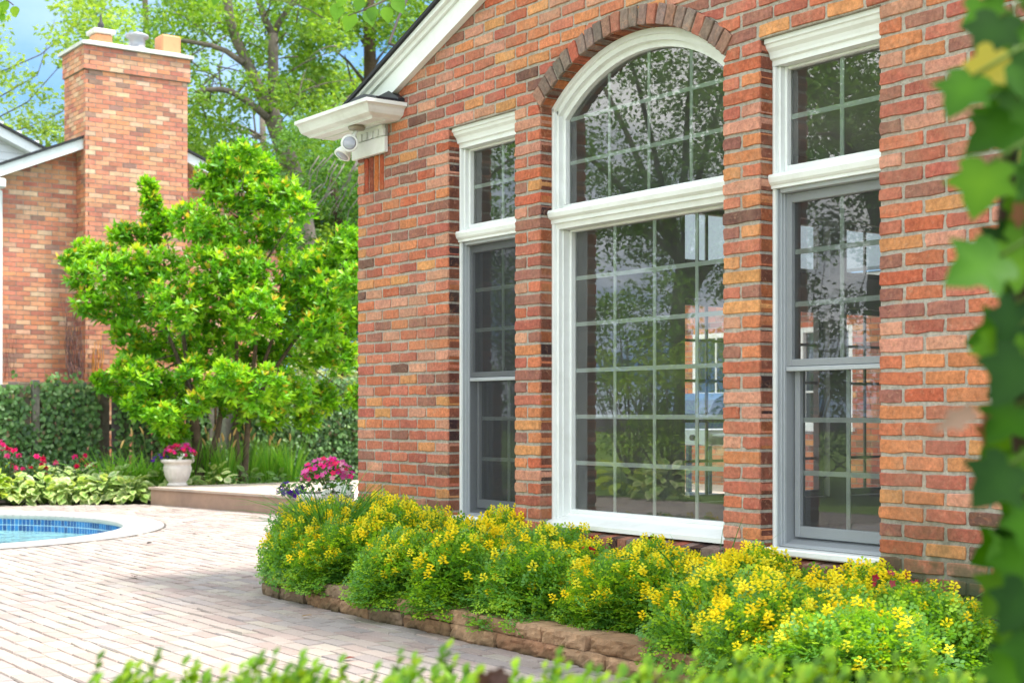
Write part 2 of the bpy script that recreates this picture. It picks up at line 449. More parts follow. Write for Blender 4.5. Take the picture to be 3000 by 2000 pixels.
# brick returns, darkened to paint in the reveal shade, lining the jambs and the arch soffit (each jamb brick shows its end)
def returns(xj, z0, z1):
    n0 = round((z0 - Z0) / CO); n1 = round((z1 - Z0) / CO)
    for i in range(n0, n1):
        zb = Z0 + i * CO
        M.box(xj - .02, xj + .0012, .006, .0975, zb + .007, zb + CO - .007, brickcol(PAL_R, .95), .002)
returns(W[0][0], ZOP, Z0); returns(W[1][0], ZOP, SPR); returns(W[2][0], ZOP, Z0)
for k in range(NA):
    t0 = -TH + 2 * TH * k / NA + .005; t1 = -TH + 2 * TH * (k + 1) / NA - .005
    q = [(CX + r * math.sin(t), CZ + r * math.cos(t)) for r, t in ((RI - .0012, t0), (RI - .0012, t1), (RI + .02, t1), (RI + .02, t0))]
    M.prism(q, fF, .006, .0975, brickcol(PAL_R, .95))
wall = M.build('wall', BRICK, house)
# brick sills
for (a, b), zt in zip(W, (.452, .476, .452)):
    s = MB(); n = round((b - a) / .0677); w = (b - a - .004) / n
    for k in range(n):
        x0 = a + .002 + k * w
        o = rnd.uniform(-.003, .003); z1 = zt + rnd.uniform(-.002, .002)
        v = [(x0 + .003, -.022 + o, z1 - .020), (x0 + w - .003, -.022 + o, z1 - .020), (x0 + w - .003, .10, z1), (x0 + .003, .10, z1)]
        v += [(p[0], p[1], ZOP + .004) for p in v]
        s.add(v, [(0, 1, 2, 3), (7, 6, 5, 4), (0, 4, 5, 1), (1, 5, 6, 2), (2, 6, 7, 3), (3, 7, 4, 0)], brickcol(PAL_A if k % 3 else PAL_R, .8))
    s.box(a + .004, b - .004, -.017, .097, ZOP + .002, zt - .027, MORTAR)
    s.build('brick_sill', BRICK, house)

# ---- windows
def G(z, y): return 1.08 + (z - 1.08) * (y + 4.709) / 4.809
def muntins(M, xs, zs, x0, x1, z0, z1, y, w=.022):
    zs = sorted(zs)
    for z in zs: M.box(x0, x1, y, y + .006, z - w / 2, z + w / 2)
    ed = [z0] + [q for z in zs for q in (z - w / 2, z + w / 2)] + [z1]
    for x in xs:
        for i in range(0, len(ed), 2):
            M.box(x - w / 2, x + w / 2, y + .0004, y + .0056, ed[i] + .0002, ed[i + 1] - .0002)
def frame4(M, x0, x1, z0, z1, ts, tb, tt, y0, y1, bev=.003):
    M.box(x0, x0 + ts, y0, y1, z0, z1, bev=bev); M.box(x1 - ts, x1, y0, y1, z0, z1, bev=bev)
    M.box(x0 + ts, x1 - ts, y0 + .001, y1 - .001, z0, z0 + tb, bev=bev); M.box(x0 + ts, x1 - ts, y0 + .001, y1 - .001, z1 - tt, z1, bev=bev)
def pane(x0, x1, z0, z1, y, parent):
    M = MB(); M.add([(x0, y, z0), (x1, y, z0), (x1, y, z1), (x0, y, z1)], [(0, 1, 2, 3)]); return M.build('pane', GLASS, parent)
CROWN = [(.022, 2.742), (.022, 2.722), (.031, 2.717), (.036, 2.703), (.052, 2.688), (.058, 2.672), (.060, 2.660), (.074, 2.654), (.074, 2.630), (.13, 2.630), (.13, 2.742)]
fX = lambda y, z, x: (x, y, z)
def side_window(a, b, lo_off, op):
    c = MB()
    for s in (0, 1):
        X = (lambda p, q: (a + p, a + q)) if s == 0 else (lambda p, q: (b - q, b - p))
        c.box(*X(.001, .018), .074, .108, .456, 2.629, bev=.003)
        c.box(*X(.018, .031), .095, .17, 2.14, 2.629, bev=.003)
    c.box(a + .001, b - .001, .016, .098, .455, .487, bev=.006)
    w = c.build('window', WHITE, house)
    h = MB(); h.prism(CROWN, fX, a + .002, b - .002); h.build('head_trim', WHITE, w)
    l = MB(); l.prism([(.050, 2.143), (.046, 2.130), (.052, 2.108), (.060, 2.098), (.066, 2.096), (.066, 2.082), (.16, 2.082), (.16, 2.150)], fX, a + .002, b - .002); l.build('ledge', WHITE, w)
    u = MB(); frame4(u, a + .031, b - .031, 2.151, 2.629, .013, G(2.175, .15) - 2.151, .012, .122, .165); us = u.build('sash', WHITE, w)
    pane(a + .044, b - .044, G(2.175, .15), 2.617, .150, w)
    m = MB(); muntins(m, [(a + b) / 2], [G(2.394, .15)], a + .044, b - .044, G(2.175, .15), 2.617, .153); m.build('muntin_grid', MUNT, w)
    # grey double-hung part
    g = MB()
    for s in (0, 1):
        X = (lambda p, q: (a + p, a + q)) if s == 0 else (lambda p, q: (b - q, b - p))
        g.box(*X(.018, .024), .086, .22, .488, 2.08); g.box(*X(.024, .031), .104, .22, .488, 2.08); g.box(*X(.031, .036), .118, .22, .488, 2.08)
    g.box(a + .036, b - .036, .088, .21, 2.062, 2.0815, bev=.002)
    g.prism([(.10, .4885), (.10, .494), (.215, .528), (.215, .4885)], fX, a + .036, b - .036)
    g.build('sash_channel', GREY, w)
    su = MB(); frame4(su, a + .036, b - .036, 1.290, 2.061, lo_off - .036, .032, .042, .128, .166); su.build('upper_sash', GREY, w)
    sl = MB(); frame4(sl, a + .048, b - .048, .528, 1.289, lo_off + .012 - .048, .05, .012, .168, .208)
    sl.box(a + .04, b - .04, .120, .169, 1.268, 1.2885, bev=.003); sl.build('lower_sash', GREY, w)
    pane(a + lo_off, b - lo_off, 1.32, 2.021, .150, w); pane(a + lo_off + .012, b - lo_off - .012, .575, 1.278, .190, w)
    m = MB(); muntins(m, [(a + b) / 2], [G(1.794, .15), G(1.562, .15)], a + lo_off, b - lo_off, 1.32, 2.021, .153)
    muntins(m, [(a + b) / 2], [G(1.052, .19), G(.82, .19)], a + lo_off + .012, b - lo_off - .012, .575, 1.278, .193); m.build('muntin_grid', MUNT, w)
    s = MB(); s.add([(a + .04, .1255, .49), (b - .04, .1255, .49), (b - .04, .1255, 2.06), (a + .04, .1255, 2.06)], [(0, 1, 2, 3)])
    s.build('insect_screen', screen_mat('screen_%d' % int(op * 100), (.055, .058, .065), op), w)
    return w
w1 = side_window(*W[0], .056, .50); w1['label'] = 'narrow left window with dark insect screen below'
w3 = side_window(*W[2], .066, .20); w3['label'] = 'narrow right window with grey double-hung sash'
def arch_ring(M, r0, r1, y0, y1, cz=CZ, n=40):
    v = []; f = []
    for k in range(n + 1):
        t = -TH + 2 * TH * k / n
        for r, y in ((r0, y0), (r1, y0), (r1, y1), (r0, y1)): v.append((CX + r * math.sin(t), y, cz + r * math.cos(t)))
    for k in range(n):
        for e in range(4):
            e2 = (e + 1) % 4; f.append((k * 4 + e, k * 4 + e2, k * 4 + 4 + e2, k * 4 + 4 + e))
    f += [(0, 1, 2, 3), (n * 4 + 3, n * 4 + 2, n * 4 + 1, n * 4)]
    M.add(v, f)
a, b = W[1]
c = MB()
arch_ring(c, RI - .002, 1.006, .074, .108); arch_ring(c, 1.006, .978, .092, .135)
for s in (0, 1):
    X = (lambda p, q: (a + p, a + q)) if s == 0 else (lambda p, q: (b - q, b - p))
    c.box(*X(.001, .022), .074, .108, .50, SPR - .002, bev=.003)
    c.box(*X(.022, .040), .092, .16, .50, SPR - .012, bev=.003)
    c.box(*X(.040, .048), .118, .21, .53, 2.06, bev=.002)
w2 = c.build('arched_window', WHITE, house)
s = MB(); arch_ring(s, .978, .9485, .122, .165)
for q in (0, 1):
    X = (lambda p, r: (a + p, a + r)) if q == 0 else (lambda p, r: (b - r, b - p))
    s.box(*X(.040, .060), .123, .164, 2.20, SPR - .04, bev=.003)
s.box(a + .040, b - .040, .120, .165, 2.165, 2.197, bev=.004); s.build('arched_sash', WHITE, w2)
l = MB(); l.prism([(.050, 2.166), (.044, 2.150), (.050, 2.128), (.062, 2.118), (.070, 2.116), (.070, 2.096), (.086, 2.094), (.092, 2.066), (.21, 2.066), (.21, 2.164)], fX, a + .002, b - .002); l.build('ledge', WHITE, w2)
s = MB(); frame4(s, a + .048, b - .048, .546, 2.066, .014, .022, .012, .160, .205); s.build('sash', WHITE, w2)
s = MB(); s.prism([(.036, .480), (.036, .502), (.05, .508), (.15, .536), (.155, .547), (.21, .547), (.21, .480)], fX, a + .002, b - .002); s.build('sill', WHITE, w2)
X0, X1 = a + .060, b - .060
P = MB(); pts = [(X0, 2.197), (X1, 2.197)]
for k in range(25):
    t = math.asin((HALF - .06) / .9485) * (1 - 2 * k / 24)
    pts.append((CX + .9485 * math.sin(t), CZ + .9485 * math.cos(t)))
P.add([(x, .153, z) for x, z in pts], [tuple(range(len(pts)))]); P.build('pane', GLASS, w2)
pane(a + .062, b - .062, .568, 2.054, .190, w2)
m = MB(); zz = [2.197, G(2.407, .153), G(2.638, .153)]
for z in zz[1:]:
    h = min(HALF - .06, math.sqrt(.9485 ** 2 - (z - CZ) ** 2)); m.box(CX - h, CX + h, .156, .162, z - .010, z + .010)
for x in (-.311, 0, .311):
    top = CZ + math.sqrt(.9485 ** 2 - x * x)
    for z0, z1 in ((2.197, zz[1] - .0102), (zz[1] + .0102, zz[2] - .0102), (zz[2] + .0102, top - .001)): m.box(CX + x - .010, CX + x + .010, .1564, .1616, z0, z1)
muntins(m, [CX - .311, CX, CX + .311], [.568 + .2477 * k for k in range(1, 6)], a + .062, b - .062, .568, 2.054, .193)
m.build('muntin_grid', MUNT, w2)

# ---- rake, cornice return, frieze, roof
r = MB()
for sgn in (0, 1):
    fR = (lambda a, z, d: (a, d, z)) if sgn == 0 else (lambda a, z, d: (5.286 - a, d, z))
    r.prism([(.305, 2.973), (.51, Brake(.51)), (2.643, Brake(2.643)), (2.643, Trake(2.643) - .105), (-.02, 2.973)], fR, -.048, -.006)
    r.prism([(-.03, 2.973), (2.643, Trake(2.643) - .105), (2.643, Trake(2.643) - .075), (-.11, 2.973)], fR, -.066, -.006)
    r.prism([(-.115, 2.973), (2.643, Trake(2.643) - .074), (2.643, Trake(2.643) - .012), (-.25, Trake(-.25) - .012)], fR, -.092, -.006)
r.build('rake_board', WHITE, house)
r = MB()
for sgn in (0, 1):
    fR = (lambda a, z, d: (a, d, z)) if sgn == 0 else (lambda a, z, d: (5.286 - a, d, z))
    r.prism([(-.29, Trake(-.29) - .010), (2.643, Trake(2.643) - .010), (2.643, Trake(2.643) + .012), (-.29, Trake(-.29) + .012)], fR, -.112, 7.2)
r.build('roof', SHINGLE, house)
prof = [(0, 2.970), (0, 2.948), (.018, 2.943), (.028, 2.932), (.036, 2.912), (.046, 2.896), (.068, 2.887), (.086, 2.883), (.092, 2.876)]
r = MB(); v = []; f = []
for rec, z in prof: v += [(-.329 + rec * .15, -.002, z), (-.329 + rec * .15, -.289 + rec, z), (.599 - rec, -.289 + rec, z), (.599 - rec, -.002, z)]
for i in range(len(prof) - 1):
    for e in range(3): f.append((i * 4 + e, i * 4 + 4 + e, i * 4 + 5 + e, i * 4 + 1 + e))
f += [(0, 1, 2, 3), tuple(len(v) - 4 + i for i in (3, 2, 1, 0))]
r.add(v, f)
r.box(-.30, .50, -.195, -.19, 2.868, 2.8755); r.box(-.30, .50, -.10, -.095, 2.868, 2.8755)
ret = r.build('cornice_return', WHITE2, house)
r = MB(); r.prism([(-.06, 2.9715), (.16, 2.995), (.30, 3.028), (.42, 3.03), (.56, 2.995), (.56, 2.9715)], fF, -.20, -.052)
r.prism([(.30, 2.972), (.34, 3.05), (.46, 3.06), (.575, 3.0), (.575, 2.972)], fF, -.0515, -.007); r.build('flashing', plain_mat('black_flashing', (.02, .022, .028), .35, .2, 20, .3, 30), house)
r = MB(); r.box(-.03, .379, -.034, -.006, 2.702, 2.800, bev=.003); r.box(-.028, .36, -.020, -.006, 2.800, 2.874)
x = -.02
while x < .33: r.box(x, x + .050, -.036, -.020, 2.806, 2.850); x += .068
r.box(-.026, .36, -.037, -.020, 2.851, 2.873)
r.build('frieze', WHITE2, house)
r = MB(); r.box(.361, .379, -.018, -.006, 2.801, 2.874); r.build('frieze_end', plain_mat('grey_caulk', (.32, .30, .27), .8), house)
# ---- inside of the room, side wall with its windows onto the deck
r = MB()
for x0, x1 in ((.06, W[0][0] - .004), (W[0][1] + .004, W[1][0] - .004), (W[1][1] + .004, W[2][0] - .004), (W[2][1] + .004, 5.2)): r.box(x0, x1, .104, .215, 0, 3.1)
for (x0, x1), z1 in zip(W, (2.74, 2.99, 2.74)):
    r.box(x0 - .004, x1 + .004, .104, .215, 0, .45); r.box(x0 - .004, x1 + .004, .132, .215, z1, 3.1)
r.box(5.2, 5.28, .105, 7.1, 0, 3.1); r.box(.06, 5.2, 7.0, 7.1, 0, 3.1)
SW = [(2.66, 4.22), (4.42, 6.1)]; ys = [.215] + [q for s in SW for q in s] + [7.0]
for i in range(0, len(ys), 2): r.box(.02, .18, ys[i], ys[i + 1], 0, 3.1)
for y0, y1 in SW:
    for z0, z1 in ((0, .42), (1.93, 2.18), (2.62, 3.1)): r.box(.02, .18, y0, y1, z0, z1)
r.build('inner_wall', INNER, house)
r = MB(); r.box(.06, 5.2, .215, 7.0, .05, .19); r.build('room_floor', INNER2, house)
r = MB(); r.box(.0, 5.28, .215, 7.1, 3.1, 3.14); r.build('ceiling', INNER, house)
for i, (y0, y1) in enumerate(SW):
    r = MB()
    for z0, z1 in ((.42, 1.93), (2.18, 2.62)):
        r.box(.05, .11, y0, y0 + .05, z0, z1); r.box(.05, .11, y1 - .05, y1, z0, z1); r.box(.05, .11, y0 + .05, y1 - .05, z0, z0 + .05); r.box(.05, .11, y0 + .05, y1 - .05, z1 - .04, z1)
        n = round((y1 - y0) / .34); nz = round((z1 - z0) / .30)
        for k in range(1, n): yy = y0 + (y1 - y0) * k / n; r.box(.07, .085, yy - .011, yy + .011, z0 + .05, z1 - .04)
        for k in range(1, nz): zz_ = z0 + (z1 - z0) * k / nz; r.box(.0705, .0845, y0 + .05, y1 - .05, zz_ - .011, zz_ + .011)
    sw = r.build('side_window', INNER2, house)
r = MB(); r.box(-.02, .018, .10, 7.1, 0, .42, col=(.3, .12, .08)); r.build('side_wall_base', BRICK_FAR, house)
r = MB(); r.box(.6, 1.0, 5.4, 6.6, .19, .62, bev=.02); r.box(.6, .75, 5.4, 6.6, .62, .95, bev=.03)
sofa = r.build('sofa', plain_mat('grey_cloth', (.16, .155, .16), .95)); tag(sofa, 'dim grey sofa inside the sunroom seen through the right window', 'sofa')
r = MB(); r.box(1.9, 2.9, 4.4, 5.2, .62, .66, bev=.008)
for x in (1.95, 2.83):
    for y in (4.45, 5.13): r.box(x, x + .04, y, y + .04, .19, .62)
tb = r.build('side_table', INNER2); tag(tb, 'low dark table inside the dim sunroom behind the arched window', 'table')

# ---- floodlight under the soffit
p0 = on_y(1045, 398, -.13); zs = 2.876
fl = empty('security_light', (p0.x, -.13, zs), 'white twin-head security light under the white cornice end', 'security light')
r = MB(); r.lathe([(.052, 0, 0), (.055, -.006, 0), (.055, -.016, 0), (.046, -.026, 0), (.02, -.03, 0)], (p0.x, -.13, zs), 20); base = r.build('base', plain_mat('tarnished_metal', (.35, .31, .24), .5, .3, 25, metal=.3), fl, True)
def lamp(px, py, dirv, y):
    c = on_y(px, py, y); d = Vector(dirv).normalized()
    r = MB(); r.tube([c - d * .10, c - d * .085, c - d * .05, c - d * .015, c + d * .004, c + d * .006], [.016, .026, .036, .052, .055, .050], 20)
    o = r.build('lamp_head', WHITE2, fl, True)
    q = MB(); q.tube([c + d * .0062, c + d * .010, c + d * .014], [.042, .034, .012], 20); q.build('lens', plain_mat('frosted_lens', (.34, .36, .41), .12, .05, spec=.8), o, True)
    q = MB(); q.tube([c - d * .09, (c - d * .09) * .5 + Vector((p0.x, -.13, zs - .03)) * .5, Vector((p0.x, -.13, zs - .025))], .011, 8); q.build('arm', WHITE2, fl, True)
lamp(1024, 420, (.85, -.62, .02), -.20); lamp(1003, 455, (.05, -.5, -.75), -.17)
#@@PART3
# ------------------------------------------------------------------ ground, paving, pool
PC = Vector((-6.24, -1.58, 0)); PR = 2.63; PE = Vector((-.707, -.707, 0))
def pool_pt(t, off=0., z=0.):
    d = Vector((math.cos(t), math.sin(t), 0)); p = d * (PR - off); a = p.dot(PE)
    if a > 0: p += PE * a * .8
    return Vector((PC.x + p.x, PC.y + p.y, z))
def in_pool(x, y, off):
    d = Vector((x - PC.x, y - PC.y, 0)); a = d.dot(PE)
    if a > 0: d -= PE * (a - a / 1.8)
    return d.length < PR - off
def ring_surface(M, rows, n=96, col=(1, 1, 1), colf=None):
    """rows of (offset, z): a strip swept round the pool edge"""
    v = []; f = []
    for off, z in rows:
        for k in range(n): v.append(pool_pt(2 * math.pi * k / n, off, z))
    for i in range(len(rows) - 1):
        for k in range(n):
            k2 = (k + 1) % n; f.append((i * n + k, i * n + k2, (i + 1) * n + k2, (i + 1) * n + k))
    M.add(v, f, col); return M
M = MB(); n = 96; v = []; f = []
for kf in (0, 1, 4, 12, 60, 400):
    for k in range(n):
        p = pool_pt(2 * math.pi * k / n, .15); d = (p - PC).normalized(); v.append((p.x + d.x * kf, p.y + d.y * kf, -.016))
for i in range(5):
    for k in range(n): f.append((i * n + k, i * n + (k + 1) % n, (i + 1) * n + (k + 1) % n, (i + 1) * n + k))
M.add(v, f, srgb(58, 50, 44)); g = struct(M.build('ground', attr_mat('soil', .95, .5, 14, .8, 50)))
def pave_ymax(x):
    if x < -9.24: return .48 + (x + 9.24) * 1.2
    if x < -8.46: return .48 + (x + 9.24) * 1.92
    if x < -.05: return 2.10 + (x + 8.46) * .176
    return -.06 if x < .12 else -.80
PP = [(srgb(233, 216, 205), 10), (srgb(229, 208, 198), 8), (srgb(226, 214, 207), 8), (srgb(235, 222, 207), 7), (srgb(227, 205, 195), 4), (srgb(215, 202, 197), 4)]
M = MB(); pw = .0985; pl = .2
for j in range(int(-7.2 / pw), int(4 / pw)):
    y0 = j * pw
    for i in range(-62, 36):
        x0 = i * pl + (pl / 2 if j % 2 else 0) + rnd.gauss(0, .003)
        xc, yc = x0 + pl / 2, y0 + pw / 2
        if yc > pave_ymax(xc) + .03 or in_pool(xc, yc, .12): continue
        c = rnd.choices([p[0] for p in PP], [p[1] for p in PP])[0]; k = rnd.uniform(.41, .49)
        zz = rnd.gauss(0, .0012); g0 = .0018 + rnd.uniform(0, .0012); b = .005; tx = rnd.gauss(0, .0012); ty = rnd.gauss(0, .0012)
        xa, xb, ya, yb = x0 + g0, x0 + pl - g0, y0 + g0 + .0012, y0 + pw - g0 - .0012
        v = [(xa + b, ya + b, zz - tx - ty), (xb - b, ya + b, zz + tx - ty), (xb - b, yb - b, zz + tx + ty), (xa + b, yb - b, zz - tx + ty),
             (xa, ya, zz - .008), (xb, ya, zz - .008), (xb, yb, zz - .008), (xa, yb, zz - .008), (xa, ya, -.0155), (xb, ya, -.0155), (xb, yb, -.0155), (xa, yb, -.0155)]
        M.add(v, [(0, 1, 2, 3)] + [(q, 4 + q, 4 + (q + 1) % 4, (q + 1) % 4) for q in range(4)] + [(4 + q, 8 + q, 8 + (q + 1) % 4, 4 + (q + 1) % 4) for q in range(4)], tuple(q * k for q in c))
# pavement material: concrete pavers with fine speckle and the house's shade painted greyer along the bed
t = NT('paver'); p = t.pos(); c = t.n('ShaderNodeAttribute', attribute_name='Col').outputs[0]
c = t.mixc(c, t.ramp(t.noise(160, 3, .6, p), [(.3, (.8, .8, .8)), (.7, (1.12, 1.12, 1.12))]), 1., 'MULTIPLY')
c = t.mixc(c, t.ramp(t.noise(1.1, 4, .6, p), [(.35, (.92, .91, .92)), (.6, (1.03, 1.02, 1.0))]), 1., 'MULTIPLY')
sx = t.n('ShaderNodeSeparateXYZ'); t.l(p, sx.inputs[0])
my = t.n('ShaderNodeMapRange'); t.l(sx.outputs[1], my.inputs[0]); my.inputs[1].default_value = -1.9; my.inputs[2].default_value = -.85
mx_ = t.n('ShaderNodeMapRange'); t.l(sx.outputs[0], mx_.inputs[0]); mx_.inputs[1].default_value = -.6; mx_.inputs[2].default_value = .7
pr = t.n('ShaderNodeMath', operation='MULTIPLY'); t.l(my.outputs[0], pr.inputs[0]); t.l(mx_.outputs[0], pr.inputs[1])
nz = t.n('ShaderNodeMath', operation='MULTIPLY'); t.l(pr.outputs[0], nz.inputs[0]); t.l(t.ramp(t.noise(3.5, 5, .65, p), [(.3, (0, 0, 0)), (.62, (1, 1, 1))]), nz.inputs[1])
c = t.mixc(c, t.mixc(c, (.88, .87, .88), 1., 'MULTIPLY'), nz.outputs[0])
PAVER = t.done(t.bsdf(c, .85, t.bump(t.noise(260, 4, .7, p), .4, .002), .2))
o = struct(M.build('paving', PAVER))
M = MB(); M.add([(-60, -60, -.010), (40, -60, -.010), (40, -7.3, -.010), (-60, -7.3, -.010)], [(0, 1, 2, 3)], srgb(120, 150, 60)); struct(M.build('lawn', attr_mat('lawn', .95, .45, 60, .9, 200)))

pool = empty('swimming_pool', (PC.x, PC.y, 0), 'round-ended swimming pool with pale coping and blue tile band', 'swimming pool')
M = MB(); ring_surface(M, [(0, -.012), (0, .010), (.012, .014), (.31, .016), (.318, .004), (.345, -.047)])
for k in range(150):      # bullnose blocks along the water's edge
    v = []; rows = [(.312, .016), (.33, .0165), (.365, .012), (.383, -.004), (.386, -.022), (.376, -.042), (.345, -.052)]
    for q in (.03, .5, .97):
        for off, z in rows: v.append(pool_pt(2 * math.pi * (k + q) / 150, off, z))
    n_ = len(rows); M.add(v, [(a_ * n_ + i, a_ * n_ + i + 1, (a_ + 1) * n_ + i + 1, (a_ + 1) * n_ + i) for a_ in (0, 1) for i in range(n_ - 1)])
J_ = MB(); ring_surface(J_, [(-.022, .003), (-.001, .003)]); J_.build('joint', plain_mat('dark_joint', (.10, .085, .07), .9), pool)
cop = M.build('coping', plain_mat('pale_concrete', (.42, .395, .37), .75, .14, 5, .15, 120), pool)
M = MB(); NTL = 300
for row in range(2):
    for k in range(NTL):
        t0, t1 = 2 * math.pi * (k + .06) / NTL, 2 * math.pi * (k + .94) / NTL; z1 = -.051 - row * .066; z0 = z1 - .059
        bcol = [srgb(20, 84, 150), srgb(26, 104, 170), srgb(16, 70, 130), srgb(40, 120, 184)][rnd.randrange(4)]
        v = [pool_pt(t0, .352, z0), pool_pt(t1, .352, z0), pool_pt(t1, .352, z1), pool_pt(t0, .352, z1)]
        M.add(v, [(3, 2, 1, 0)], bcol)
M.build('tile_band', attr_mat('glazed_tile', .15, .2, 30, .05, 40, spec=.6), pool)
M = MB(); ring_surface(M, [(.348, -.04), (.346, -.19), (.346, -1.15), (.7, -1.3)]); v = [pool_pt(2 * math.pi * k / 96, .7, -1.3) for k in range(96)]; M.add(v, [tuple(range(96))])
# entry steps
ring_surface(M, [(.347, -.33), (1.25, -.33), (1.25, -.52), (1.7, -.52), (1.7, -.8), (2.1, -.8), (2.1, -1.29)])
M.build('basin', plain_mat('pool_plaster', (.74, .92, .93), .7, .1, 2), pool)
t = NT('pool_water'); nb = t.bump(t.noise(5, 3, .55, t.pos(), 1.0), .9, .09)
fr = t.n('ShaderNodeFresnel', i_IOR=1.33); t.l(nb, fr.inputs['Normal'])
tr = t.n('ShaderNodeBsdfRefraction', i_IOR=1.1, i_Roughness=.0); tr.inputs[0].default_value = (.70, .95, .98, 1); t.l(nb, tr.inputs['Normal'])
tr2 = t.n('ShaderNodeBsdfTransparent'); tr2.inputs[0].default_value = (.86, .98, .99, 1)
gl = t.n('ShaderNodeBsdfGlossy', i_Roughness=.02); t.l(nb, gl.inputs['Normal'])
mm = t.n('ShaderNodeMixShader'); mm.inputs[0].default_value = .0; t.l(tr2.outputs[0], mm.inputs[1]); t.l(tr.outputs[0], mm.inputs[2])
mx = t.n('ShaderNodeMixShader'); t.l(fr.outputs[0], mx.inputs[0]); t.l(mm.outputs[0], mx.inputs[1]); t.l(gl.outputs[0], mx.inputs[2])
M = MB(); M.add([pool_pt(2 * math.pi * k / 96, .349, -.168) for k in range(96)], [tuple(range(96))]); struct(M.build('pool_water', t.done(mx.outputs[0])))

# ------------------------------------------------------------------ deck
dk = empty('deck', (-4.3, 4, 0), 'low tan deck beside the house with a brown fascia', 'deck')
FL, FR, BL_, BR_ = Vector((-8.46, 2.02, 0)), Vector((-.04, 3.50, 0)), Vector((-8.78, 7.6, 0)), Vector((-.04, 8.9, 0))
M = MB(); nb_ = 40
for k in range(nb_):
    t0, t1 = k / nb_, (k + .965) / nb_
    q = [FL.lerp(BL_, t0), FR.lerp(BR_, t0), FR.lerp(BR_, t1), FL.lerp(BL_, t1)]
    c = srgb(*rnd.choice([(226, 208, 192), (220, 202, 188), (230, 214, 200), (216, 198, 182)]), .74)
    v = [(p.x, p.y, .207) for p in q] + [(p.x, p.y, .180) for p in q]
    M.add(v, [(0, 1, 2, 3)] + [(i, i + 4, (i + 1) % 4 + 4, (i + 1) % 4) for i in range(4)], c)
M.build('boards', attr_mat('composite_board', .7, .18, 18, .15, 90), dk)
dv = (FR - FL).normalized(); nv = Vector((dv.y, -dv.x, 0))
M = MB()
def strip(p, q, d0, d1, z0, z1, col):
    n_ = Vector(((q - p).normalized().y, -(q - p).normalized().x, 0))
    a = [p + n_ * d0, q + n_ * d0, q + n_ * d1, p + n_ * d1]
    M.add([(x.x, x.y, z0) for x in a] + [(x.x, x.y, z1) for x in a], [(3, 2, 1, 0), (4, 5, 6, 7)] + [(i, (i + 1) % 4, (i + 1) % 4 + 4, i + 4) for i in range(4)], col)
FB = srgb(176, 146, 128, .82)
strip(FL, FR, -.03, .004, -.012, .178, FB); strip(BL_, FL, -.03, .004, -.012, .178, FB)
strip(FL - dv * .02, FR, .001, .026, .1815, .2085, srgb(206, 184, 168, .74)); strip(BL_, FL + nv * -.0, .001, .024, .1812, .2082, srgb(206, 184, 168, .74))
M.build('fascia', attr_mat('composite_fascia', .65, .15, 10, .12, 60), dk)

# ------------------------------------------------------------------ stone edging of the bed
path = [(.11, -.02), (.105, -.30), (.10, -.55), (.11, -.67), (.15, -.75), (.23, -.80), (.38, -.812), (1.2, -.808), (2.6, -.812), (4.2, -.815), (5.6, -.815)]
cum = [0.]
for a_, b_ in zip(path, path[1:]): cum.append(cum[-1] + math.hypot(b_[0] - a_[0], b_[1] - a_[1]))
def pth(s):
    s = min(max(s, 0), cum[-1] - 1e-4); i = max(k for k in range(len(cum) - 1) if cum[k] <= s); t_ = (s - cum[i]) / (cum[i + 1] - cum[i])
    p, q = Vector((*path[i], 0)), Vector((*path[i + 1], 0)); d = (q - p).normalized(); return p.lerp(q, t_), Vector((d.y, -d.x, 0))
def stone(M, s0, s1, d0, d1, z0, z1, col, seed, fn):
    nx, ny, nz = max(4, int((s1 - s0) / .022)), 5, 5
    off = Vector((seed * 7.3, seed * 3.1, seed * 1.7)); ch = [(rnd.uniform(-1, 1), rnd.uniform(-1, 1), rnd.uniform(.1, .25)) for _ in range(3)]
    def P(u, v_, w):
        m = max(abs(v_), abs(w)); a_ = u * (1 - .05 * m ** 6)
        m = max(abs(u) ** 6, abs(w) ** 4); b_ = v_ * (1 - .06 * m)
        m = max(abs(u) ** 8, abs(v_) ** 4); c_ = w * (1 - .06 * m)
        s = (s0 + s1) / 2 + a_ * (s1 - s0) / 2; z = (z0 + z1) / 2 + c_ * (z1 - z0) / 2; d = (d0 + d1) / 2 + b_ * (d1 - d0) / 2
        q = Vector((s * 16, d * 16, z * 22)) + off
        e = noise.noise(q) * .015 + noise.noise(q * 2.7) * .009 + abs(noise.noise(q * 6.)) * .006
        d += e * (1 if v_ > .3 else .25); z += noise.noise(q * .8 + off) * .004 * (1 if w > 0 else .4); s += noise.noise(q * 1.3 - off) * .004
        return fn(s, d, z)
    for ax, sg in ((1, 1), (2, 1), (0, 1), (0, -1), (1, -1)):
        na, nb2 = ((ny, nz), (nx, nz), (nx, ny))[ax]
        v = []
        for i in range(na + 1):
            for j in range(nb2 + 1):
                a_, b_ = -1 + 2 * i / na, -1 + 2 * j / nb2
                v.append(P(*((sg, a_, b_), (a_, sg, b_), (a_, b_, sg))[ax]))
        f = []
        for i in range(na):
            for j in range(nb2): f.append((i * (nb2 + 1) + j, (i + 1) * (nb2 + 1) + j, (i + 1) * (nb2 + 1) + j + 1, i * (nb2 + 1) + j + 1))
        M.add(v, f, col)
def on_path(s, d, z):
    p, n_ = pth(s); return p + n_ * d + Vector((0, 0, z))
M = MB(); sd = 1
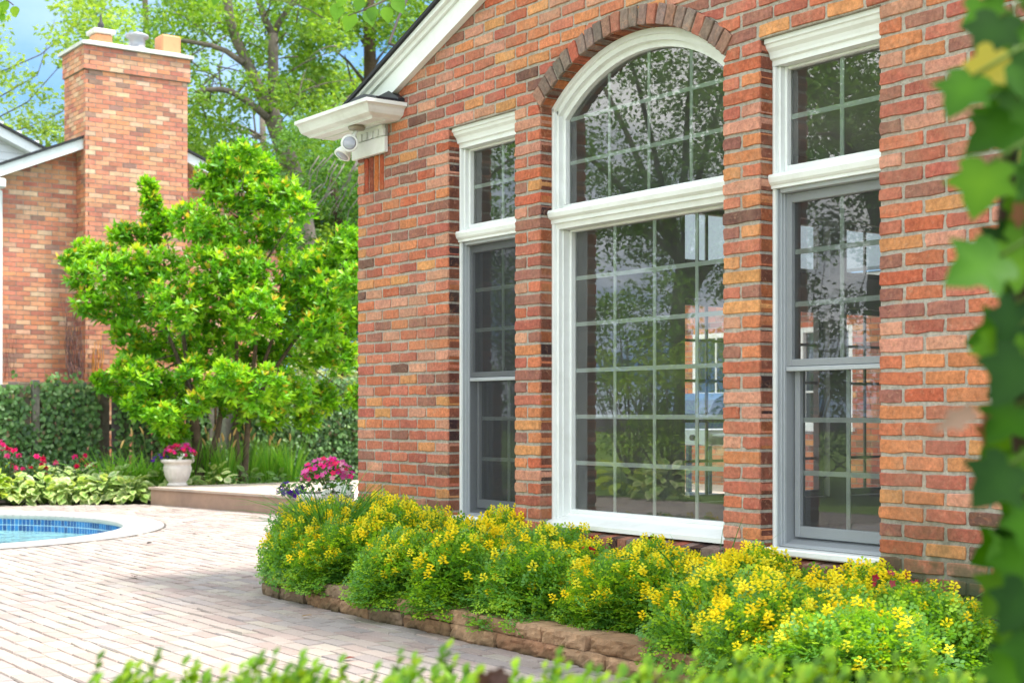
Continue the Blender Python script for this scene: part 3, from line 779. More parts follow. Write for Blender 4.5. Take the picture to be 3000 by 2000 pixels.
for crs, (z0, z1, dd) in enumerate(((-.006, .068, .0), (.068, .136, -.014))):
    s = -.02 if crs == 0 else .12
    while s < cum[-1] - .1:
        L = rnd.uniform(.30, .54); e = min(s + L, cum[-1] - .01)
        c = rnd.choice([srgb(184, 148, 114), srgb(168, 134, 102), srgb(192, 156, 122), srgb(162, 138, 112), srgb(178, 134, 102)])
        stone(M, s + .003, e - .003, -.20 + dd, dd + rnd.uniform(-.008, .008), z0, z1 + rnd.uniform(-.003, .003), tuple(q * .72 for q in c), sd, on_path); sd += 1; s = e
ew = M.build('stone_edging', attr_mat('sandstone', .92, .45, 26, .9, 80, speck=.5, moss=(-1, -.9, -.01, .05, srgb(60, 58, 36, .7))))
tag(ew, 'low dry-stacked edging of rough brown stones round the flower bed', 'stone edging')
M = MB(); M.add([(.16, -.70, .115), (5.5, -.70, .115), (5.5, -.02, .13), (.16, -.02, .13)], [(0, 1, 2, 3)], srgb(70, 54, 42)); struct(M.build('bed_soil', attr_mat('soil', .95, .5, 14, .8, 50)))

# ------------------------------------------------------------------ leaf materials
LEAF = leaf_mat('leaf'); LEAF_T = leaf_mat('leaf_thin', .5, .45); LEAF_G = leaf_mat('leaf_glossy', .22, .30, spec=.6)
PETAL = leaf_mat('petal', .6, .35, (1.05, 1., .9), .2)
BARK = attr_mat('bark', .95, .45, 14, .9, 30); STEM = leaf_mat('stem', .6, .1)
def petal_flower(n, r=1., cup=.25, wid=.62, inner=.12):
    v = []; f = []
    for k in range(n):
        a_ = 2 * math.pi * k / n; h = math.pi / n * wid * 1.6
        v += [(0, 0, 0), (r * .62 * math.cos(a_ - h), r * .62 * math.sin(a_ - h), cup * .5), (r * math.cos(a_), r * math.sin(a_), cup), (r * .62 * math.cos(a_ + h), r * .62 * math.sin(a_ + h), cup * .5)]
        f.append((4 * k, 4 * k + 1, 4 * k + 2, 4 * k + 3))
    return np.array(v, dtype=np.float32), f
FLW_V, FLW_F = petal_flower(5)
v1, f1 = petal_flower(6, 1., .35, .7); v2, f2 = petal_flower(5, .72, .62, .7); v3, f3 = petal_flower(4, .42, .8, .8)
ROSE_V = np.concatenate([v1, v2, v3]); ROSE_F = f1 + [tuple(i + 24 for i in q) for q in f2] + [tuple(i + 44 for i in q) for q in f3]
def blade_t(n=6, curve=.35):
    v = []
    for i in range(n):
        t_ = i / (n - 1); w = .5 * (1 - t_ ** 2.2) * (.6 + .4 * min(1, t_ * 4)); v += [(-w, t_, 0), (w, t_, 0)]
    v = np.array(v, dtype=np.float32); return v, [(2 * i, 2 * i + 1, 2 * i + 3, 2 * i + 2) for i in range(n - 1)], curve
def blades(name, mat, pos, d, L, Wd, col, curve, parent=None):
    """grass-like blades that arch outwards"""
    N = len(pos); n = 7; d = unit(d); K = n * 2
    up = np.tile(A([0, 0, 1]), (N, 1)); s = unit(np.cross(d, up) + rng.normal(size=(N, 3)) * .25); L = np.broadcast_to(A(L), (N,)); curve = np.broadcast_to(A(curve), (N,))
    h = d.copy(); h[:, 2] = 0; h = unit(h)
    V = np.zeros((N, K, 3), dtype=np.float32)
    for i in range(n):
        t_ = i / (n - 1); w = .5 * (1 - t_ ** 2.4) * (.55 + .45 * min(1, t_ * 4))
        c = pos + d * (L * t_)[:, None] + (h * (curve * L * t_ ** 2.2)[:, None]) - up * (curve * L * .75 * t_ ** 2.6)[:, None]
        V[:, 2 * i] = c - s * (w * Wd)[..., None] if hasattr(Wd, '__len__') else c - s * w * Wd
        V[:, 2 * i + 1] = c + s * (w * Wd)[..., None] if hasattr(Wd, '__len__') else c + s * w * Wd
    C = np.ones((N, K, 4), dtype=np.float32); C[:, :, :3] = col[:, None, :]
    f = [(2 * i, 2 * i + 1, 2 * i + 3, 2 * i + 2) for i in range(n - 1)]
    return raw_mesh(name, mat, V.reshape(-1, 3), f, N, K, C.reshape(-1, 4), parent)

# ------------------------------------------------------------------ yellow-flowered ferny mounds of the bed
fv = []; ff = []
def leaflet(x, y, ang, l, w, z):
    o = len(fv); dx, dy = math.sin(ang), math.cos(ang)
    for q, r_ in ((0, 0), (.42, .40), (.82, .48), (1., .10), (.92, -.12), (.80, -.50), (.42, -.40)):
        fv.append((x + dx * q * l + dy * r_ * w, y + dy * q * l - dx * r_ * w, z + .10 * abs(r_) * w - .25 * q * q * l))
    ff.append(tuple(range(o, o + 7)))
for gx, gy, ga in ((.30, .30, 1.0), (-.30, .33, -1.0), (.27, .58, .75), (-.26, .61, -.75), (0, .86, 0)):
    zz0 = -.16 * (gy * gy + gx * gx) + rnd.uniform(-.03, .03)
    for da in (-1.15, 0, 1.15):
        a_ = ga + da + rnd.uniform(-.2, .2); leaflet(gx + .045 * math.sin(a_), gy + .045 * math.cos(a_), a_, .185, .135, zz0 + rnd.uniform(-.02, .02))
for k in range(3): leaflet(rnd.uniform(-.08, .08), .12 + .16 * k, (1.1, -1.2, .9)[k], .15, .11, 0)
FR_V = np.array(fv, dtype=np.float32); FR_F = ff
GRN = [(.26, .50, .03), (.18, .41, .035), (.12, .31, .05), (.36, .57, .03), (.15, .36, .075)]
cor_protos = []
FLO_V = []; FLO_F = []
for k in range(12):      # a raceme of small tubular florets
    a_ = k * 2.4; h = .10 + .85 * (k / 12); el = .3; r_ = .56 * (1 - .4 * k / 12)
    dx, dy, dz = math.cos(a_), math.sin(a_), -.3 + .8 * k / 12
    b = Vector((0, 0, h)); d_ = Vector((dx, dy, dz)).normalized(); sv = d_.cross(Vector((0, 0, 1))).normalized(); uv = sv.cross(d_)
    for w_ in (sv, uv):
        o = len(FLO_V)
        FLO_V += [tuple(b + d_ * .05 - w_ * .05), tuple(b + d_ * r_ * .72 - w_ * .15), tuple(b + d_ * r_ * 1.1 + w_ * .02), tuple(b + d_ * r_ * .72 + w_ * .15)]
        FLO_F.append((o, o + 1, o + 2, o + 3))
FLO_V = np.array(FLO_V, dtype=np.float32)
FLO_V = FLO_V[:, [0, 2, 1]]        # raceme axis along the leaf direction (y)
def make_mound(seed, nf, nflow, front=0.):
    global rng
    rng = np.random.default_rng(seed)
    root = empty('corydalis_plant', (0, 0, 0))
    lobes = [(rng.uniform(-.18, .18), rng.uniform(-.16, .16), rng.uniform(.68, 1.02), rng.uniform(.20, .30)) for _ in range(8)]
    pos = []; dr = []; col = []; upv = []
    for i in range(nf):
        lx, ly, lh, lr = lobes[rng.integers(len(lobes))]
        th = rng.uniform(0, 2 * math.pi); ph = math.acos(1 - rng.uniform(0, 1.12)); k = rng.uniform(.72, 1.04)
        o = np.array([math.sin(ph) * math.cos(th), math.sin(ph) * math.sin(th), math.cos(ph)])
        p = np.array([lx, ly, .06]) + o * np.array([lr * 1.0, lr * .95, .36 * lh]) * k
        p[2] = max(p[2], .02 + rng.uniform(0, .05))
        pos.append(p); q = o + np.array([rng.normal() * .35, rng.normal() * .35, -.10 + rng.normal() * .25]); dr.append(q); upv.append(o * .7 + np.array([.25, -.3, 1.]) + rng.normal(size=3) * .4)
    pos = A(pos); dr = A(dr); upv = A(upv)
    c = pick(GRN, nf, jit=.2)
    o1 = scatter('foliage', LEAF_T, FR_V, FR_F, pos - unit(dr) * .05, dr, upv, rng.uniform(.07, .11, nf), rng.uniform(.08, .12, nf), c, root)
    # thin stems
    M = MB()
    for i in range(34):
        th = rng.uniform(0, 2 * math.pi); r_ = rng.uniform(.1, .3); zt = rng.uniform(.2, .38)
        M.tube([(rng.uniform(-.05, .05), rng.uniform(-.05, .05), 0), (r_ * .5 * math.cos(th), r_ * .5 * math.sin(th), zt * .7), (r_ * math.cos(th), r_ * math.sin(th), zt)], [.003, .0022, .0015], 4, (.16, .24, .06))
    o2 = M.build('stems', STEM, root)
    # flowers
    fp = []; fd = []
    for i in range(nflow):
        lx, ly, lh, lr = lobes[rng.integers(len(lobes))]
        th = rng.uniform(0, 2 * math.pi); ph = math.acos(1 - rng.uniform(0, .62)); k = rng.uniform(.98, 1.10)
        o = np.array([math.sin(ph) * math.cos(th), math.sin(ph) * math.sin(th), math.cos(ph)])
        fp.append(np.array([lx, ly, .06]) + o * np.array([lr, lr * .95, .36 * lh]) * k); fd.append(o * .4 + np.array([0, 0, 1.]) + rng.normal(size=3) * .25)
    fp = A(fp); fd = A(fd)
    s = rng.uniform(.031, .046, nflow)
    o3 = scatter('blossoms', PETAL, FLO_V, FLO_F, fp, fd, rdir(nflow), s, s * 1.15, pick([(.95, .84, .03), (.96, .88, .06), (.94, .76, .02)], nflow, jit=.05), root)
    for o in (o1, o2, o3): o.location = (0, 0, 0)
    return root
protos = [make_mound(101, 2800, 240), make_mound(102, 2800, 150), make_mound(103, 2800, 340), make_mound(104, 2800, 64)]
MOUNDS = [  # x, y, base z, scale xy, scale z, proto, turn, label
    (.34, -.55, .06, .95, 1.18, 1, 0.3, 'yellow-flowered ferny mound spilling over the far left end of the stone edging'),
    (.40, -.22, .08, .9, 1.2, 0, 2.1, 'yellow-flowered ferny mound by the house corner behind the grass clump'),
    (.92, -.54, .06, .95, .98, 1, 4.0, 'ferny mound with few flowers, second along the stone edging from the left end'),
    (1.02, -.20, .10, .95, 1.18, 2, 1.0, 'heavily flowered yellow mound under the left end of the narrow left window'),
    (1.48, -.54, .06, 1.0, 1.0, 3, 5.2, 'green ferny mound over the edging in front of the narrow left window'),
    (1.58, -.17, .10, .95, 1.10, 2, 3.3, 'thick yellow-flowered mound at the foot of the first brick pier'),
    (2.05, -.55, .06, 1.08, 1.05, 1, 2.6, 'large ferny mound over the edging in front of the first brick pier'),
    (2.16, -.15, .10, .9, .98, 0, 0.9, 'yellow-flowered mound under the left jamb of the arched window'),
    (2.62, -.52, .06, 1.0, .98, 3, 1.7, 'mostly green ferny mound over the edging below the middle of the arched window'),
    (2.72, -.17, .10, .9, .82, 0, 4.4, 'low yellow-flowered mound against the brick sill of the arched window'),
    (3.20, -.16, .10, .9, .95, 2, 5.5, 'flowered mound below the right end of the arched window sill'),
    (3.20, -.41, .06, .92, .92, 1, 3.7, 'ferny mound over the edging in front of the second brick pier'),
    (3.62, -.18, .10, .95, 1.0, 2, 1.9, 'thick yellow-flowered mound at the foot of the second brick pier'),
    (3.84, -.44, .05, 1.02, .98, 0, 0.2, 'big yellow-flowered mound hiding the right part of the stone edging'),
    (4.16, -.22, .10, .95, .92, 2, 2.8, 'yellow-flowered mound below the narrow right window'),
    (4.36, -.56, .05, 1.0, .95, 0, 5.0, 'ferny mound with scattered flowers in front of the narrow right window'),
    (4.72, -.36, .08, 1.0, .92, 3, 1.2, 'dark green ferny mound at the stained foot of the right brick wall'),
    (4.86, -.80, .05, 1.0, .95, 3, 3.9, 'mostly green ferny mound beside the climbing vine at the bed end')]
used = set()
for x, y, z, s, sz, pi, rz, lab in MOUNDS:
    o = protos[pi]
    if pi in used: o = dup(o, (x, y, z), rz, (s, s, sz * .95), lab, 'yellow corydalis mounds in the bed')
    else:
        used.add(pi); o.location = (x, y, z); o.rotation_euler.z = rz; o.scale = (s, s, sz * .95); o['label'] = lab; o['group'] = 'yellow corydalis mounds in the bed'
    o['category'] = 'flowering plant'
rng = np.random.default_rng(21)
# grass clump and little extras in the bed
def grass_clump(name, c, n, L, Wd, lean, curve, label, cat, cols, group=None):
    root = empty(name, c, label, cat, group)
    th = rng.uniform(0, 2 * math.pi, n); r_ = rng.uniform(0, .07, n)
    pos = np.stack([c[0] + r_ * np.cos(th), c[1] + r_ * np.sin(th), np.full(n, c[2])], 1)
    ln = rng.uniform(lean * .2, lean, n); th2 = th + rng.normal(0, .5, n)
    d = np.stack([np.cos(th2) * ln, np.sin(th2) * ln, np.ones(n)], 1)
    blades('leaves', LEAF, A(pos), A(d), rng.uniform(.6, 1.05, n) * L, Wd, pick(cols, n, jit=.2), rng.uniform(.3, 1.2, n) * curve, root)
    return root
DG = [(.06, .20, .03), (.08, .26, .04), (.12, .32, .06)]
grass_clump('daylily_clump', (.50, -.46, .20), 260, .70, .010, .75, .55, 'clump of long dark green strap leaves by the house corner', 'plant', DG)
grass_clump('daylily_clump', (3.42, -.16, .11), 9, .62, .016, .35, .25, 'few upright strap leaves in front of the second brick pier', 'plant', DG)
grass_clump('daylily_clump', (4.70, -.40, .11), 16, .50, .010, .7, .4, 'sparse grassy leaves at the stained foot of the right wall', 'plant', DG)
def small_blooms(c, n, cols, label, sp=.07):
    root = empty('columbine_flowers', c, label, 'flower')
    p = A([[c[0] + rng.normal() * sp, c[1] + rng.normal() * sp * .7, c[2] + rng.normal() * .02] for _ in range(n)])
    M = MB()
    for q in p: M.tube([(c[0], c[1], .10), ((c[0] + q[0]) / 2, (c[1] + q[1]) / 2, c[2] * .7), tuple(q)], .0015, 4, (.1, .2, .05))
    M.build('stems', STEM, root)
    nn = unit(rdir(n) + A([.5, -.8, .6])); s = rng.uniform(.012, .020, n)
    scatter('blossoms', PETAL, FLW_V, FLW_F, p, np.cross(nn, rdir(n)), nn, s, s, pick(cols, n), root)
q = on_y(1288, 1570, -.35); small_blooms(tuple(q), 14, [(.5, .015, .05), (.6, .06, .12), (.35, .01, .03)], 'small dark red blooms among the yellow flowers near the left window')
q = on_y(1233, 1582, -.42); small_blooms(tuple(q), 4, [(.7, .25, .4)], 'pale pink bloom beside the dark red blooms in the bed', .02)
q = on_y(1738, 1605, -.28); small_blooms(tuple(q), 5, [(.45, .01, .02)], 'single dark red bloom below the arched window', .02)
q = on_y(2680, 1705, -.22); small_blooms(tuple(q), 9, [(.4, .02, .06), (.5, .08, .12)], 'dark red blooms at the stained foot of the right wall', .10)
#@@PART4
# ------------------------------------------------------------------ urns and their flowers
URN = plain_mat('urn_stone', (.66, .61, .56), .8, .22, 14, .25, 90, dirtcol=(.36, .30, .25))
def urn(c, rs, H, label, ped=0.):
    root = empty('garden_urn', c, label, 'urn')
    h = H - ped
    pr = [(.62, 0, 0), (.62, .05, 0), (.52, .10, 0)]
    pr = [(r_, z * (h + ped), 0) if ped == 0 else (r_, z * ped * 4, 0) for r_, z, _ in pr]
    pr = [(r_ * .205 * rs, z, 0) for r_, z, _ in pr]
    b = [(.50, .12, 0), (.58, .18, .05), (.68, .32, .06), (.76, .50, .06), (.81, .64, .05), (.84, .72, 0), (.80, .735, 0), (.80, .80, 0), (.84, .83, 0), (.97, .87, 0), (1.0, .91, 0), (1.0, .955, 0), (.97, .985, 0), (.92, .99, 0), (.86, .97, 0), (.84, .90, 0)]
    M = MB(); M.lathe(pr + [(r_ * .205 * rs, ped + z * h, fl) for r_, z, fl in b], c, 54); M.build('pot', URN, root, True)
    M = MB(); M.lathe([(.84 * .205 * rs, ped + .89 * h, 0), (.3 * .205 * rs, ped + .93 * h, 0), (.01, ped + .93 * h, 0)], c, 20, col=srgb(60, 44, 34)); M.build('potting_soil', attr_mat('soil'), root)
    return root
U1 = (-8.62, 2.42, .207); U2 = (-.50, .02, 0.)
urn(U1, .98, .325, 'small fluted stone urn standing on the far corner of the deck')
urn(U2, 1.0, .555, 'fluted stone urn beside the corner of the brick house', .22)
FLF = [(.10, .24, .04), (.07, .19, .04), (.14, .28, .05)]
def bouquet(name, c, rad, n, cols, size, label, cat, leaves=160, bias=(0, 0, .5), leafc=FLF, stemz=None, p=None):
    root = empty(name, c, label, cat)
    o = rdir(n); o[:, 2] = np.abs(o[:, 2]) * 1.0; o = unit(o + A(bias) * .5); k = rng.uniform(.80, 1.05, (n, 1))
    pos = A(c) + o * A(rad) * k
    nn = unit(o + rng.normal(size=(n, 3)) * .35 + A([.35, -.25, .2]))
    s = rng.uniform(.8, 1.2, n) * size
    scatter('blossoms', PETAL, FLW_V, FLW_F, pos, np.cross(nn, rdir(n)), nn, s, s, pick(cols, n, p), root)
    o2 = rdir(leaves); o2[:, 2] = np.abs(o2[:, 2]) - .15; pl_ = A(c) + o2 * A(rad) * rng.uniform(.45, .97, (leaves, 1)); pl_[:, 2] = np.maximum(pl_[:, 2], c[2] - rad[2] * .2)
    scatter('leaves', LEAF, LEAF_V, LEAF_F, pl_, o2 + rdir(leaves) * .7, A([[0, 0, 1.]] * leaves) + rdir(leaves) * .5, rng.uniform(.035, .06, leaves), rng.uniform(.02, .032, leaves), pick(leafc, leaves, jit=.2), root)
    M = MB()
    for i in range(14):
        q = pos[rng.integers(n)]; M.tube([(c[0], c[1], c[2] - .03), ((c[0] + q[0]) / 2, (c[1] + q[1]) / 2, (c[2] + q[2]) / 2 + .01), tuple(q)], .003, 4, (.12, .22, .05))
    M.build('stems', STEM, root); return root
PINKS = [(.78, .015, .22), (.70, .02, .34), (.82, .03, .12), (.72, .12, .40), (.85, .35, .5)]
WHT = [(.80, .82, .78), (.76, .78, .76)]; PUR = [(.09, .015, .30), (.13, .02, .38), (.06, .01, .22)]
def off(c, r_, f, z): # shift to the right of the photo / away from the camera / up
    return tuple(Vector(c) + RIGHT * r_ + FWD * f + Vector((0, 0, z)))
bouquet('impatiens', off(U1, .03, 0, .32), (.20, .20, .20), 95, PINKS, .031, 'bright magenta and pink blossoms filling the small urn on the deck', 'flowers', 150)
bouquet('petunia', off(U1, -.18, -.06, .305), (.11, .11, .09), 26, PUR, .026, 'dark purple blossoms trailing over the left rim of the small urn', 'flowers', 40, (-.3, 0, -.2))
bouquet('white_impatiens', off(U1, .12, -.10, .33), (.10, .10, .08), 14, WHT, .024, 'few white blossoms at the right rim of the small urn', 'flowers', 60, (.4, -.2, 0))
bouquet('impatiens', off(U2, .02, .03, .60), (.205, .20, .175), 120, PINKS, .023, 'mass of pink and magenta blossoms in the urn by the house corner', 'flowers', 240)
bouquet('petunia', off(U2, -.215, -.06, .545), (.10, .09, .08), 34, PUR, .021, 'dark purple blossoms hanging over the left rim of the urn by the house', 'flowers', 40, (-.4, -.1, -.3))
bouquet('white_impatiens', off(U2, .10, -.13, .545), (.14, .10, .10), 42, WHT, .021, 'white blossoms spilling from the right side of the urn by the house', 'flowers', 110, (.3, -.3, -.1))

# ------------------------------------------------------------------ bed beyond the pool: hostas, roses, irises
HC = np.ones((len(LEAF_V), 3), dtype=np.float32); HC[6] = HC[7] = (.28, .50, .22)
HLV = LEAF_V.copy(); HLV[:, 0] *= 1.1
def hosta(c, n, L, cols, label, cat='hosta', tcol=HC, group=None, flat=.9):
    root = empty('hosta', c, label, cat, group)
    th = rng.uniform(0, 2 * math.pi, n); r_ = np.sqrt(rng.uniform(.02, 1, n)); el = (1 - r_) * 1.1
    st = L * 1.15
    pos = np.stack([c[0] + np.cos(th) * r_ * st * 1.1, c[1] + np.sin(th) * r_ * st * 1.1, c[2] + st * (.42 + 1.0 * (1 - r_ ** 1.5)) + rng.normal(0, .03, n)], 1)
    d = np.stack([np.cos(th) * flat, np.sin(th) * flat, .75 - 1.25 * r_ + rng.normal(0, .25, n)], 1)
    scatter('leaves', LEAF, HLV, LEAF_F, A(pos), A(d), A([[.25, -.15, 1.]] * n) + rdir(n) * .45, rng.uniform(.55, .95, n) * L, rng.uniform(.38, .54, n) * L, pick(cols, n, jit=.12), root, tcol)
    M = MB()
    for i in range(0, n, 2): M.tube([(c[0], c[1], c[2]), tuple((A(c) + pos[i]) / 2 + A([0, 0, .04])), tuple(pos[i])], .005, 4, (.16, .30, .06))
    M.build('stalks', STEM, root); return root
CRM = [(.68, .76, .36), (.76, .80, .48), (.58, .72, .28)]; YG = [(.46, .60, .05), (.54, .64, .06), (.38, .55, .05)]
GRN2 = [(.12, .26, .05), (.16, .30, .06)]
HY = np.ones((len(LEAF_V), 3), dtype=np.float32); HY[6] = HY[7] = (.8, .9, .8)
hl = ['cream-edged hosta next to the yellow-green hosta by the pool', 'broad cream-edged hosta behind the pool coping', 'cream-edged hosta midway along the paving edge',
      'cream-edged hosta to the left of the deck corner', 'cream-edged hosta touching the corner of the brown deck fascia']
for (x, y), l_ in zip(((-9.42, .70), (-9.33, 1.02), (-9.18, 1.34), (-9.02, 1.64), (-8.86, 1.92)), hl): hosta((x, y, 0), 105, .19, CRM, l_, group='variegated hostas along the paving')
for (x, y), l_ in zip(((-9.75, 1.15), (-9.55, 1.55), (-9.35, 1.95)), ('cream-edged hosta in the second row below the rose blooms', 'cream-edged hosta in the second row in front of the iris blades', 'cream-edged hosta in the second row behind the deck corner')):
    hosta((x, y, .08), 85, .19, CRM, l_, group='variegated hostas along the paving')
hosta((-9.48, .38, 0), 60, .22, YG, 'bright yellow-green hosta at the left edge of the photo by the pool', tcol=HY)
hosta((-9.75, .62, .08), 50, .22, YG, 'yellow-green hosta rising behind the cream-edged hostas at far left', tcol=HY)
hosta((-9.80, .15, 0), 46, .22, YG, 'yellow-green hosta cut off by the left picture edge', tcol=HY)
hosta((-9.02, 2.50, .08), 26, .24, CRM, 'large-leaved white-edged hosta directly behind the small urn')
hosta((-8.98, 3.05, .08), 30, .20, CRM, 'white-edged hosta along the deck just right of the small urn')
hosta((-9.02, 3.55, .06), 40, .16, [(.32, .48, .16), (.40, .52, .22)], 'small pale-edged hosta along the middle of the deck side')
hosta((-9.02, 4.05, .06), 40, .15, [(.22, .40, .09)], 'small light green hosta along the far part of the deck side', tcol=HY)
hosta((-9.05, 4.55, .06), 40, .15, [(.20, .38, .07)], 'light green leafy plant at the far end of the deck side', tcol=HY)
for px, lab in ((330, 'loose iris clump between the roses and the small urn'), (400, 'iris clump leaning left behind the hostas and small urn'), (450, 'iris clump right behind the small urn'), (560, 'iris clump at the foot of the left magnolia stem'), (610, 'dense iris clump with tan seed heads behind the deck'),
                (665, 'tall iris clump with tan seed heads below the magnolia'), (725, 'iris clump in front of the right magnolia stem'), (790, 'iris clump with few tan seed heads before the ivy'), (850, 'far iris clump at the right end of the bed')):
    p = on_x(px, 1400, -9.55 + rng.uniform(-.15, .15)); c = (p.x, p.y, .0)
    left = px < 500
    root = grass_clump('iris_clump', c, 130, .86 if not left else .80, .020, .30 if not left else .7, .15 if not left else .3, lab, 'iris', [(.18, .46, .045), (.24, .54, .055), (.33, .60, .08)], 'irises below the fence')
    M = MB()
    for k in range(6 if 580 < px < 800 else 1):
        a_ = rng.uniform(0, 6.28); r_ = rng.uniform(.02, .13); h = rng.uniform(.62, .86); q = Vector((c[0] + r_ * math.cos(a_), c[1] + r_ * math.sin(a_), h)); lean = Vector((math.cos(a_), math.sin(a_), 0)) * .05
        M.tube([(c[0], c[1], .1), q - Vector((0, 0, .12)) - lean * .3, q], .004, 5, (.24, .34, .08)); M.tube([q, q + Vector((0, 0, .03)) + lean * .2, q + Vector((0, 0, .075)) + lean * .6, q + Vector((0, 0, .10)) + lean], [.006, .014, .012, .004], 6, srgb(222, 186, 120))
    M.build('seed_heads', STEM, root)
ROSE_L = [(.04, .11, .035), (.06, .14, .04), (.05, .10, .05)]
def rose(cpx, blooms, label):
    pts = [on_x(px, py, -9.78 + .18 * math.sin(i * 2.3)) for i, (px, py) in enumerate(blooms)]
    c = (sum(p.x for p in pts) / len(pts) - .05, sum(p.y for p in pts) / len(pts), 0.)
    root = empty('rose_bush', c, label, 'rose bush'); n = len(pts)
    M = MB()
    for p in pts: M.tube([c, (c[0] * .4 + p.x * .6, c[1] * .4 + p.y * .6, p.z * .6), tuple(p)], [.008, .006, .004], 5, (.13, .18, .06))
    M.build('stems', STEM, root)
    nn = unit(A([[.8, -.45, .35]] * n) + rng.normal(size=(n, 3)) * .3); s = rng.uniform(.036, .046, n)
    scatter('blossoms', PETAL, ROSE_V, ROSE_F, A([tuple(p) for p in pts]), np.cross(nn, rdir(n)), nn, s, s, pick([(.76, .015, .16), (.80, .03, .24), (.70, .01, .09), (.80, .08, .30)], n), root)
    m = 520; w = A(rng.integers(0, n, m)); base = A([tuple(pts[int(i)]) for i in w]); tt = rng.uniform(.25, .97, (m, 1)); pos = A(c) * (1 - tt) + base * tt + rng.normal(size=(m, 3)) * A([.10, .12, .05])
    pos[:, 2] = np.abs(pos[:, 2])
    scatter('leaves', LEAF, LEAF_V, LEAF_F, pos, rdir(m), A([[.3, -.2, 1.]] * m) + rdir(m) * .6, rng.uniform(.04, .065, m), rng.uniform(.025, .04, m), pick(ROSE_L, m, jit=.25), root)
rose(20, [(2, 1295), (8, 1302), (20, 1312), (4, 1318), (32, 1316), (46, 1318), (22, 1336), (54, 1334), (10, 1308), (40, 1322)], 'rose bush crowded with crimson pink blooms at the left picture edge')
rose(50, [(36, 1364), (46, 1370), (63, 1372), (66, 1376), (49, 1383), (84, 1370), (92, 1372)], 'low rose bush with small pink blooms just above the yellow-green hosta')
rose(125, [(107, 1338), (126, 1344), (130, 1356), (122, 1362), (138, 1370), (164, 1355), (134, 1390)], 'rose bush with a loose group of pink blooms before the ivy')
rose(240, [(220, 1339), (250, 1334), (240, 1348), (226, 1366), (266, 1362), (278, 1364), (256, 1364)], 'rose bush with red blooms between the hostas and the iris blades')

# ------------------------------------------------------------------ fence and ivy
fx = -10.8
fen = empty('wooden_fence', (fx, 3.5, 0), 'weathered grey board fence behind the pool, overgrown with ivy', 'fence')
M = MB(); y = -1.2; k = 0
while y < 9.5:
    w = rnd.uniform(.13, .15); z1 = 1.46 + .012 * y + rnd.uniform(-.02, .02); o = 0 if k % 2 else -.035
    M.box(fx + o - .018, fx + o, y, y + w, .02, z1, tuple(q * rnd.uniform(.8, 1.15) for q in srgb(150, 142, 128, .62)), .004); y += w - .012 + rnd.uniform(0, .05); k += 1
M.build('boards', attr_mat('old_wood', .95, .4, 20, .7, 60), fen)
M = MB()
for z in (.30, .85, 1.32): M.box(fx - .12, fx - .056, -1.2, 9.5, z, z + .09, srgb(130, 120, 105, .5))
M.build('rail', attr_mat('old_wood'), fen)
for y in (-1., 1.38, 3.8, 6.2, 8.6):
    M = MB(); M.box(fx + .004, fx + .094, y - .045, y + .045, 0, 1.50 + .01 * y, srgb(156, 150, 138, .6), .006); M.build('post', attr_mat('old_wood'), fen)
# ivy: leaves hugging the boards
N = 30000; py_ = rng.uniform(-1.2, 9.3, N); pz = rng.uniform(0, 1.62, N) ; dens = np.empty(N)
for i in range(N):
    nn = noise.noise(Vector((py_[i] * 1.6, pz[i] * .9, 3.))) + .5 * noise.noise(Vector((py_[i] * 5, pz[i] * 3, 7.)))
    b = .80 if py_[i] < 2.2 else (.24 if py_[i] < 4.3 else .95)
    if 1.20 < py_[i] < 1.45 and pz[i] > .9: b = .25
    dens[i] = b + nn * .75 - (.0 if pz[i] < 1.45 + .012 * py_[i] else .55)
m_ = dens > rng.uniform(0, .75, N); py_, pz = py_[m_], pz[m_]; n = len(py_)
pos = np.stack([fx + np.abs(rng.normal(.06, .05, n)), py_, pz], 1)
d = np.stack([rng.normal(.25, .25, n), rng.normal(0, .6, n), -.8 + rng.normal(0, .4, n)], 1); up = np.stack([np.ones(n), rng.normal(0, .5, n) - .2, rng.normal(.3, .45, n)], 1)
ivy = scatter('ivy', LEAF, LEAF_V, LEAF_F, A(pos), A(d), A(up), rng.uniform(.045, .085, n), rng.uniform(.04, .07, n), pick([(.10, .21, .065), (.14, .29, .085), (.19, .36, .12), (.26, .40, .16), (.07, .15, .06), (.30, .24, .12)], n, [.26, .28, .2, .13, .1, .03], .25))
tag(ivy, 'dense dark green ivy covering the wooden fence', 'ivy', kind='stuff')

# ------------------------------------------------------------------ neighbouring house with the chimney
nx = -12.68
nb = empty('neighbor_house', (-15, 3.3, 0), 'neighbouring orange brick house with a tall broad chimney beyond the fence', 'house')
fN = lambda a, z, d: (nx - d, a, z)
def nrake(y): return 4.36 + .43 * (y - 1.42) if y < 3.32 else 4.36 + .43 * 1.9 - .40 * (y - 3.32)
def spans_n(zb, zt):
    zt = zb - .03
    l = 1.49 if zt < 4.3 else 1.42 + (zt - 4.36 + .03) / .43; r_ = 5.9 if zt < 4.3 else 3.32 + (4.36 + .43 * 1.9 - zt) / .40
    out = []
    if l < 2.58: out.append((l, l, 2.59, 2.59, False, False))
    if r_ > 4.16: out.append((4.149, 4.149, r_, r_, False, False))
    return out
M = MB(); course_wall(M, fN, 0, 5.1, spans_n, PAL_N, .09, True, .011, k=1.0, proud=.003)
M.build('wall', BRICK_FAR, nb)
M = MB(); cx_ = -12.32; y0, y1 = 2.596, 4.143
